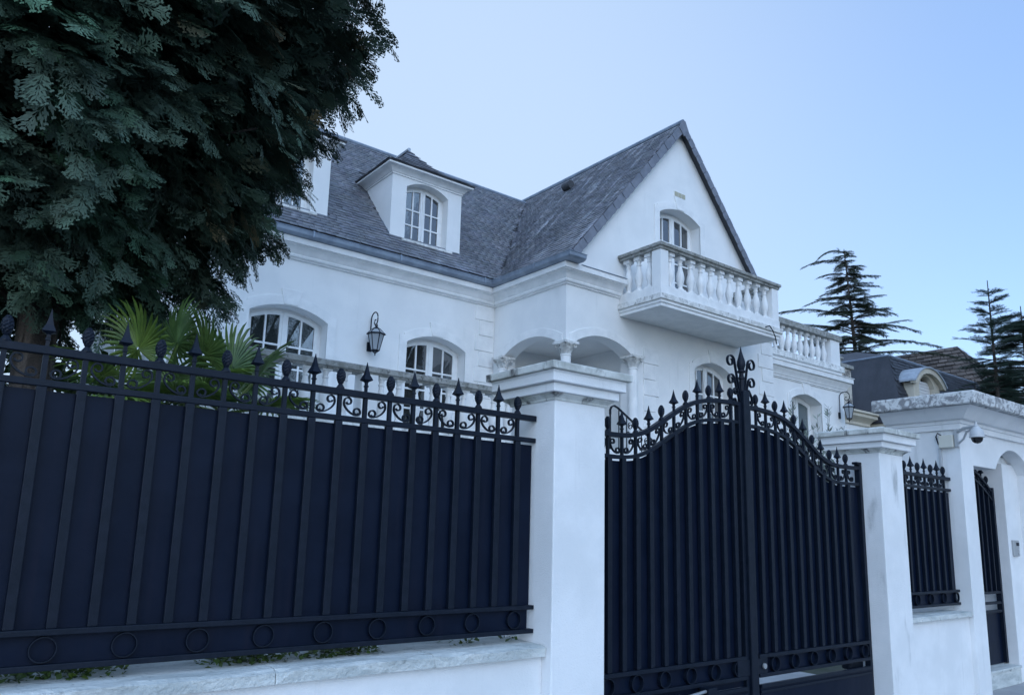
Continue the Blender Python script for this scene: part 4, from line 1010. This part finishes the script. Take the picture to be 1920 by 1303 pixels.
# fan palms
def frond(parent, base, tip_dir, plen, rad, tint):
    base = Vector(base); d = Vector(tip_dir).normalized(); hub = base+d*plen+Vector((0, 0, -.05*plen))
    side = d.cross(Vector((0, 0, 1))).normalized(); nrm = side.cross(d).normalized()
    V, F, T = [], [], []
    def quad(a, b_, c, e, t): o = len(V); V.extend([a, b_, c, e]); F.append((o, o+1, o+2, o+3)); T.append(t)
    w_ = .012
    quad(base-side*w_, base+side*w_, hub+side*w_, hub-side*w_, (1.1, 1.0, .8)); quad(base-nrm*w_, base+nrm*w_, hub+nrm*w_, hub-nrm*w_, (1, .9, .7))
    n = 34
    for k in range(n):
        a = math.radians(-145+290*k/(n-1)+random.uniform(-2, 2)); ll = rad*(1-.25*abs(a)/2.6)*random.uniform(.92, 1.05)
        r = (d*math.cos(a)+side*math.sin(a)); q = nrm.cross(r); wd = ll*.044*random.uniform(.85, 1.1)
        cup = .22; P = []
        for t, ww in ((.04, .25), (.35, .85), (.62, 1.0), (.85, .65), (1.0, .05)):
            p = hub+r*(ll*t)+nrm*(cup*ll*t*(1-t))+Vector((0, 0, -1))*(.20*ll*max(0, t-.6)**1.4*random.uniform(.5, 2.2)); P.append((p, ww*wd))
        tt = random.uniform(.8, 1.25); ti = (tint[0]*tt, tint[1]*tt, tint[2]*tt)
        for (p0, w0), (p1, w1) in zip(P[:-1], P[1:]):
            f0, f1 = nrm*w0*.6, nrm*w1*.6
            quad(p0-q*w0+f0, p0, p1, p1-q*w1+f1, ti); quad(p0, p0+q*w0+f0, p1+q*w1+f1, p1, ti)
    return tinted('frond', V, F, T, 'palm', parent, tuple(base))
def palm(x, y, z, spec, label):
    t = thing('fan_palm', (x, y, .8), label, 'palm')
    tr = MB(); tr.tube([(x, y, .78), (x+.02, y, (z+.8)/2), (x, y, z)], [.10, .09, .085], 10)
    for k in range(14):
        zz = .9+(z-.9)*k/14; tr.lathe([(.10, zz), (.118, zz+.04), (.092, zz+.07)], (x+.01, y, 0), 9, rot=k)
    tr.build('trunk', 'bark', t)
    for (dx, dy, dz, pl, rd, ti) in spec: frond(t, (x, y, z), (dx, dy, dz), pl, rd, ti)
g1, g2, g3 = (1, 1, 1), (1.35, 1.25, .9), (.75, .85, .9)
palm(1.92, 6.15, 2.45, [(.05, -.12, 1, .38, .43, g1), (.5, -.2, .75, .40, .46, g1), (-.42, -.1, .85, .50, .46, g1), (.6, -.65, .15, .38, .44, g2), (-.5, -.6, .1, .42, .46, g3), (-.2, .8, .5, .45, .5, g1), (.1, -.9, -.35, .45, .5, g3), (-.9, .3, .2, .42, .46, g1), (.3, .5, .8, .42, .42, g3)],
     'fan palm with broad green fronds rising above the iron fence before the arched window')
palm(1.36, 6.0, 2.45, [(.22, -.15, 1, .48, .42, g1), (-.35, -.2, .8, .42, .42, g2), (.7, -.5, .35, .38, .42, g2), (-.8, -.1, .35, .4, .42, g2), (.1, -.9, .1, .40, .42, g2), (.3, .7, .5, .45, .42, g1), (-.5, .8, .3, .4, .42, g3), (-.7, -.6, -.1, .4, .42, g2)],
     'fan palm with yellowish fronds in the shade under the cypress')

# grey-green shrub between gate and house
sh = thing('olive_shrub', (10.25, 6.05, GZ), 'slender grey-green shrub showing above the lower end of the gate', 'shrub')
st_ = MB(); lp, ld, ls = [], [], []
for k in range(30):
    a = random.uniform(0, 6.28); sp_ = random.uniform(.05, .55); h_ = random.uniform(2.6, 3.62)
    p0 = Vector((10.25, 6.05, GZ)); p2 = Vector((10.25+math.cos(a)*sp_, 6.05+math.sin(a)*sp_, h_)); p1 = p0.lerp(p2, .55)+Vector((0, 0, .1))
    st_.tube([p0, p1, p2], [.016, .009, .002], 4)
    for q in range(46):
        t = random.uniform(.35, 1); b_ = p1.lerp(p2, (t-.35)/.65) if t > .35 else p1
        lp.append(b_); aa = random.uniform(0, 6.28); ld.append((math.cos(aa)*.7, math.sin(aa)*.7, .75)); ls.append(random.uniform(.06, .13))
st_.build('stem', 'bark', sh)
LEAF = (np.array(((0, 0, 0), (.45, .13, 0), (1, 0, -.08), (.45, -.13, 0))), np.array(((0, 1, 2), (0, 2, 3))))
lp, ld, ls = map(np.array, (lp, ld, ls)); n = len(lp); tt = np.clip(RNG.normal(1, .2, (n, 1)), .5, 1.6)*np.ones((n, 3))
tinted('foliage', *scatter(LEAF, lp, ld, RNG.normal(0, 1, (n, 3)), ls, tt), 'olive', sh, (10.25, 6.05, 2))

# laurel hedge in the shade behind the cypress
hg = thing('laurel_hedge', (-1.2, 9.6, .8), 'dark laurel hedge in the shade behind the cypress trunk', 'hedge')
hs = MB()
for k in range(14):
    x = -5+k*.52+random.uniform(-.1, .1); hs.tube([(x, 9.6, .78), (x+.05, 9.55, 1.9), (x-.03, 9.6, 3.0)], [.04, .03, .012], 5)
hs.build('stem', 'bark', hg)
n = 9000; P = np.stack([RNG.uniform(-5.6, 1.9, n), 9.6+RNG.normal(0, .33, n), RNG.uniform(.85, 3.35, n)], 1); P[:, 2] += .18*np.sin(P[:, 0]*2.3)+RNG.normal(0, .05, n)
g = np.clip(RNG.normal(.62, .2, (n, 1)), .25, 1.3)
LEAFW = (np.array(((0, 0, 0), (.4, .38, 0.05), (1, 0, -.08), (.4, -.38, .05))), np.array(((0, 1, 2), (0, 2, 3))))
tinted('foliage', *scatter(LEAFW, P, RNG.normal(size=(n, 3)), RNG.normal(size=(n, 3)), RNG.uniform(.09, .17, n), g*np.array((.9, 1.05, .9))), 'broad', hg, (-1.2, 9.6, 2))

# ivy leaves creeping over the coping under the fence
n = 9000; xq = RNG.uniform(-2.2, 3.2, n); dens = (np.sin(xq*4.1+.5)*.8+np.sin(xq*9.7)*.6+.5-.30*xq > RNG.uniform(-.6, 1.6, n)); xq = xq[dens]; n = len(xq)
P = np.stack([xq, RNG.uniform(3.99, 4.22, n), .90+RNG.random(n)**1.5*.085], 1); D = np.stack([RNG.normal(0, 1, n), RNG.normal(-.5, .7, n), RNG.uniform(.0, .8, n)], 1)
g = np.clip(RNG.normal(1, .3, (n, 1)), .4, 2); T = g*np.array((1.0, 1.2, .8))*np.where(RNG.random((n, 1)) < .2, np.array([[1.8, 1.5, .7]]), np.array([[1., 1, 1]]))
LEAFW = (np.array(((0, 0, 0), (.4, .38, 0.05), (1, 0, -.08), (.4, -.38, .05))), LEAF[1])
tag(tinted('ivy', *scatter(LEAFW, P, D, np.array((0, -.4, 1.))+RNG.normal(0, .3, (n, 3)), RNG.uniform(.018, .05, n), T*.9), 'broad', None, (1, 4.1, .9)), 'low ivy leaves spilling under the long iron fence onto the coping', 'ivy', kind='stuff')

# ------------------------------------------------------------------ neighbours to the right
nb = thing('mansard_house', (27, 15, GZ), 'neighbouring house with dark slate mansard roof and cream arched dormer', 'house')
nx0, nx1, ny0, ny1 = 23.9, 31.5, 11.2, 19.0; ze, zk, zr = 5.2, 7.42, 8.25
MB().box(nx0, nx1, ny0, ny1, GZ, ze-.35).build('wall', 'cream', nb)
MB().sweep([(0, ze-.36), (.06, ze-.35), (.06, ze-.27), (.14, ze-.2), (.26, ze-.15), (.26, ze-.06), (0, ze-.05)], [(nx0, ny1), (nx0, ny0), (nx1, ny0)]).build('cornice', 'cream', nb, smooth=30)
i1 = .42; i2 = 2.6
def ringq(o_, z): return [(nx0+o_, ny0+o_, z), (nx1-o_, ny0+o_, z), (nx1-o_, ny1-o_, z), (nx0+o_, ny1-o_, z)]
mr = MB(); A_, B_, C_ = ringq(-.34, ze-.04), ringq(i1, zk), ringq(i2, zr)
mr.add(A_+B_+C_, [(k, (k+1) % 4, (k+1) % 4+4, k+4) for k in range(4)]+[(k+4, (k+1) % 4+4, (k+1) % 4+8, k+8) for k in range(4)]+[(8, 9, 10, 11), (3, 2, 1, 0)])
mroof = mr.build('mansard_roof', 'mansard', nb)
for k in range(4): MB().tube([B_[k], B_[(k+1) % 4]], .035, 6).build('roof_break', 'zinc', mroof)
# slates on the street slope
V, F, T = [], [], []
fa, fb, fc, fd = map(np.array, (A_[0], A_[1], B_[1], B_[0]))
rows = 20; nrm = np.array((0, -.96, .28))
for r in range(rows):
    t0, t1 = r/rows, (r+1.2)/rows; l0, r0_ = fa+(fd-fa)*t0, fb+(fc-fb)*t0; cnt = 26
    for c in range(cnt):
        u0, u1 = (c+.5*(r % 2))/cnt, min(1, (c+.5*(r % 2)+.96)/cnt); l1, r1_ = fa+(fd-fa)*min(1, t1), fb+(fc-fb)*min(1, t1)
        h = random.uniform(.02, .04); o_ = len(V)
        V += [l0+(r0_-l0)*u0+nrm*h, l0+(r0_-l0)*u1+nrm*h, l1+(r1_-l1)*u1+nrm*.006, l1+(r1_-l1)*u0+nrm*.006]; F.append((o_, o_+1, o_+2, o_+3)); g_ = random.uniform(.75, 1.3); T.append((g_, g_, g_*1.05))
tag(tinted('mansard_slates', V, F, T, 'mansard', mroof, (27, 11, 5)), kind='stuff')
# cream arched dormer
dx0, dx1, dy, dz0, dzs = 24.45, 26.25, 10.95, 5.3, 6.43
o1 = opening(dx0, dx1, dz0, dzs+.06, .42, 14); o2 = opening(dx0+.36, dx1-.36, dz0, dzs, .36, 12)
dm = MB().plate(o1, [o2], dy, dy+.25); dm.box(dx0, dx0+.15, dy+.252, 12.4, dz0, dzs+.15).box(dx1-.15, dx1, dy+.252, 12.4, dz0, dzs+.15)
dmo = dm.build('dormer', 'cream', nb)
pk = arch_pts(dx0-.16, dx1+.16, dzs+.08, .50, 16); pin = arch_pts(dx0-.02, dx1+.02, dzs+.02, .40, 16)
MB().plate([(dx0-.16, dzs+.0)]+pk+[(dx1+.16, dzs+.0)]+pin[::-1], [], dy-.14, dy+.02).build('dormer_hood', 'cream', dmo, smooth=30)
MB().plate([(dx0-.20, dzs+.06)]+arch_pts(dx0-.20, dx1+.20, dzs+.12, .51, 16)+[(dx1+.20, dzs+.06)]+arch_pts(dx0-.17, dx1+.17, dzs+.085, .50, 16)[::-1], [], dy-.18, 12.3).build('dormer_roof', 'zincpale', dmo, smooth=30)
for k in range(14):
    z = dz0+.02+k*.095; MB().box(dx0+.37, dx1-.37, dy+.15, dy+.175+.01, z, z+.083).build('shutter_slat', 'shutter', dmo)
# cream pavilion corner with pier and pot
px0, px1, py0 = 21.9, 23.3, 11.9
MB().box(px0, px1, py0, 14, GZ, 5.05).build('side_wall', 'plaster', nb)
MB().sweep([(0, 5.0), (.05, 5.02), (.05, 5.10), (.13, 5.2), (.22, 5.25), (.22, 5.34), (.28, 5.36), (.28, 5.42), (0, 5.44)], [(px0, 14), (px0, py0), (px1, py0), (px1, 14)]).build('pavilion_cornice', 'cream', nb, smooth=30)
MB().box(22.05, 22.65, 12.0, 12.6, 5.44, 6.75).build('chimney_pier', 'greystain', nb, bevel=.01)
MB().box(21.98, 22.72, 11.93, 12.67, 6.751, 6.87).build('pier_cap', 'stone', nb, bevel=.02)
MB().lathe([(.16, 6.871), (.15, 7.05), (.22, 7.09), (.22, 7.13), (.11, 7.17), (.09, 7.27)], (22.35, 12.3, 0), 10).build('chimney_pot', 'stone', nb)

bh = thing('brown_roof_house', (41, 19, GZ), 'distant house with steep brown tiled hip roof behind the mansard', 'house')
hx0, hx1, hy0, hy1, he, hk = 35.6, 46.0, 11.6, 27.5, 5.6, 11.25
MB().box(hx0+.4, hx1-.4, hy0+.4, hy1-.4, GZ, he).build('wall', 'cream', bh)
E4 = [(hx0, hy0, he), (hx1, hy0, he), (hx1, hy1, he), (hx0, hy1, he)]; R1, R2 = ((hx0+hx1)/2, hy0+4.4, hk), ((hx0+hx1)/2, hy1-4.4, hk)
rf = MB().add(E4+[R1, R2], [(0, 1, 4), (1, 2, 5, 4), (2, 3, 5), (3, 0, 4, 5), (3, 2, 1, 0)]).build('roof', 'brown', bh)
V, F, T = [], [], []
def tiles(a, b_, c, d_, rows, cols):
    a, b_, c, d_ = map(np.array, (a, b_, c, d_)); nr = np.cross(b_-a, d_-a); nr = nr/np.linalg.norm(nr); nr = nr if nr[2] > 0 else -nr
    for r in range(rows):
        t0, t1 = r/rows, min(1, (r+1.12)/rows); l0, r0 = a+(d_-a)*t0, b_+(c-b_)*t0; l1, r1 = a+(d_-a)*t1, b_+(c-b_)*t1; cc = max(1, int(cols*np.linalg.norm(r0-l0)/np.linalg.norm(b_-a)))
        for q in range(cc):
            u0, u1 = (q+.5*(r % 2))/cc, min(1, (q+.5*(r % 2)+.95)/cc); h = random.uniform(.04, .075); o_ = len(V)
            V.extend([l0+(r0-l0)*u0+nr*h, l0+(r0-l0)*u1+nr*h, l1+(r1-l1)*u1+nr*.01, l1+(r1-l1)*u0+nr*.01]); F.append((o_, o_+1, o_+2, o_+3)); g_ = random.uniform(.65, 1.4); T.append((g_*1.05, g_, g_*.95))
tiles(E4[0], E4[1], R1, R1, 24, 30); tiles(E4[3], E4[0], R1, R2, 24, 38)
tag(tinted('roof_tiles', V, F, T, 'brown', rf, (36, 18, 6)), kind='stuff')

# ------------------------------------------------------------------ conifers to the right
def needle_template(nb_=13, seed=3):
    r = np.random.default_rng(seed); V, F = [], []
    for k in range(nb_):
        t = .08+.92*k/nb_
        for sg in (-1, 1):
            o_ = len(V); l_ = .30*(1.1-.6*t); w_ = .028
            tip = np.array((t+l_*.75, sg*l_, r.uniform(-.06, .10))); b0 = np.array((t-.0, 0, 0)); V.extend([b0-np.array((w_, 0, 0)), b0+np.array((w_, 0, 0)), tip]); F.append((o_, o_+1, o_+2))
    o_ = len(V); V.extend([(0, -.02, 0), (0, .02, 0), (1.05, 0, 0)]); F.append((o_, o_+1, o_+2))
    return np.array(V, float), np.array(F)
NT = needle_template()
def conifer(name, label, base, height, trunk_r, branches, mname, twig, ntw, gw=(1, 1, 1), droop=0.0, bark='bark', lean=(0, 0)):
    """branches: list of (height fraction, azimuth, length, rise, thickness)"""
    t = thing(name, base, label, 'tree', None); x, y, z = base
    tk_ = MB(); ax = lambda f: Vector((x+lean[0]*f*f, y+lean[1]*f*f, z+height*f))
    tk_.tube([ax(i/10) for i in range(11)], [trunk_r*(1-.97*i/10)+.008 for i in range(11)], 8)
    P, D, U, S2, T = [], [], [], [], []
    for f, a, ln, rise, dr in branches:
        b0 = ax(f); dv = Vector((math.cos(a), math.sin(a), 0)); pts = []
        for i in range(7):
            q = i/6; pts.append(b0+dv*ln*q+Vector((0, 0, ln*(rise*q-dr*q*q))))
        tk_.tube(pts, [max(.006, trunk_r*.28*(1-f*.6)*(1-i/6.5)) for i in range(7)], 4)
        side = Vector((-dv.y, dv.x, 0)); m_ = max(3, int(ntw*ln))
        for q in range(m_):
            u = .12+.88*(q+random.random())/m_; i = min(5, int(u*6)); p = pts[i].lerp(pts[i+1], u*6-i); tg = (pts[i+1]-pts[i]).normalized()
            for sg in (-1, 1):
                sl_ = twig*random.uniform(.6, 1.25)*(1.15-.55*u); d = tg*random.uniform(.5, .9)+side*sg*random.uniform(.4, .95)+Vector((0, 0, random.uniform(-.15, .12)-droop))
                P.append(p); D.append(d); U.append((random.gauss(0, .25), random.gauss(0, .25), 1)); S2.append(sl_); g_ = np.clip(random.gauss(1, .25), .5, 1.8); T.append((g_*gw[0], g_*gw[1], g_*gw[2]))
    tk_.build('trunk', bark, t, smooth=60)
    V, F, TT = scatter(NT, *map(np.array, (P, D, U, S2, T)))
    tinted('crown', V, F, TT, mname, t, (x, y, z+height*.5)); return t
br = []
cpos = (34.9, 18.0, GZ); ch = 15.45
cl = lambda f: float(np.interp(f, (.55, .68, .74, .80, .86, .92, .97, .995), (4.6, 4.2, 3.3, 2.1, 1.7, 1.25, .75, .3)))
for k in range(115):                              # cedar: irregular tiers with long flat lower limbs
    f = .56+.435*(k/115)**.85; a = random.uniform(0, 6.28)
    br.append((f, a, cl(f)*random.uniform(.35, .95), random.uniform(.0, .30), random.uniform(.12, .34)))
left = math.atan2(.62, -.79)
for f, ln, ri, dr, da in ((.775, 4.9, .42, .50, .0), (.735, 4.0, .28, .36, .1), (.985, 1.5, .60, .95, .05), (.955, 2.0, .35, .45, -.1), (.70, 3.2, .15, .25, .3), (.70, 4.4, .22, .22, math.pi+.1), (.66, 5.2, .2, .26, math.pi-.15), (.75, 3.2, .25, .3, math.pi), (.90, 1.5, .45, .3, math.pi), (.915, 1.5, .2, .35, .2), (.84, 2.2, .1, .3, .1)):
    br.append((f, left+da, ln, ri, dr))
conifer('cedar_tree', 'tall ragged cedar with long sideways limbs behind the dark mansard roof', cpos, ch, .24, br, 'cedar', .36, 17, droop=.20, lean=(-.55, .2))
br = []; fpos = (26.1, 9.2, GZ); fh = 9.8
for k in range(22):                               # fir: regular whorls
    f = .22+.735*(k/21); nb_ = 6 if f < .9 else 5
    for q in range(nb_):
        ln = (2.7*(1-f)**.85+.16)*random.uniform(.7, 1.18); br.append((f+random.uniform(-.010, .010), q*2*math.pi/nb_+k*.7+random.uniform(-.3, .3), ln, random.uniform(.3, .5) if f > .75 else random.uniform(.0, .25), .14))
conifer('fir_tree', 'slender young fir with bare pointed tip rising behind the porch slab', fpos, fh, .12, br, 'fir', .30, 18, gw=(1, 1.05, 1.1))
br = []
for k in range(190):
    f = .2+.77*(k/190); br.append((f, random.uniform(0, 6.28), (3.3*(1-f)**.6+.2)*random.uniform(.75, 1.1), .2, .2))
conifer('spruce_tree', 'dense dark spruce at the edge beyond the young fir', (30.6, 9.8, GZ), 10.0, .2, br, 'fir', .46, 15, gw=(.75, .85, .85), droop=.1)
br = []
for k in range(150):
    f = .15+.8*(k/150); br.append((f, random.uniform(0, 6.28), (2.4*(1-f)**.6+.2)*random.uniform(.75, 1.1), .2, .2))
conifer('spruce_tree', 'low dense spruce filling the gap below the young fir', (28.2, 10.6, GZ), 7.1, .15, br, 'fir', .44, 15, gw=(.9, 1, .95), droop=.1)

# ------------------------------------------------------------------ trees across the street (seen mirrored in the panes)
def broadleaf(x, y, h, r, label, tint):
    t = thing('street_tree', (x, y, GZ), label, 'tree', 'trees across the street')
    tk_ = MB().tube([(x, y, GZ), (x+.1, y, h*.3), (x, y+.1, h*.75)], [.28, .2, .06], 8)
    C = []
    for k in range(16):
        a = random.uniform(0, 6.28); q = random.uniform(.2, .8)*r; cz = h*random.uniform(.42, .9); C.append((x+q*math.cos(a), y+q*math.sin(a), cz, r*random.uniform(.3, .45)))
        tk_.tube([(x, y, h*.35), ((x+C[-1][0])/2, (y+C[-1][1])/2, cz*.7), C[-1][:3]], [.09, .06, .02], 5)
    tk_.build('trunk', 'bark', t)
    n = 11000; ci = RNG.integers(0, 16, n); Cn = np.array(C)[ci]; d = RNG.normal(size=(n, 3)); d /= np.linalg.norm(d, axis=1, keepdims=True)
    P = Cn[:, :3]+d*(Cn[:, 3]*RNG.random(n)**.45)[:, None]; g = np.clip(RNG.normal(1, .3, (n, 1)), .4, 2)
    tinted('crown', *scatter(LEAFW, P, RNG.normal(size=(n, 3)), RNG.normal(size=(n, 3)), RNG.uniform(.18, .40, n), g*np.array(tint)), 'broad', t, (x, y, h*.6))
for x, y, h, r, ti, lab in ((15.6, -15.2, 17.0, 4.6, (.8, .95, .8), 'tall dark green broadleaf tree across the street facing the long wing'), (25.2, -15.0, 16.5, 4.4, (2.0, 1.0, .5), 'russet-leaved broadleaf tree across the street beside the dark green one'),
                            (35, -15.5, 14, 4.2, (1.1, 1, .9), 'olive-green broadleaf tree across the street facing the entrance porch')):
    broadleaf(x, y, h, r, lab, ti)
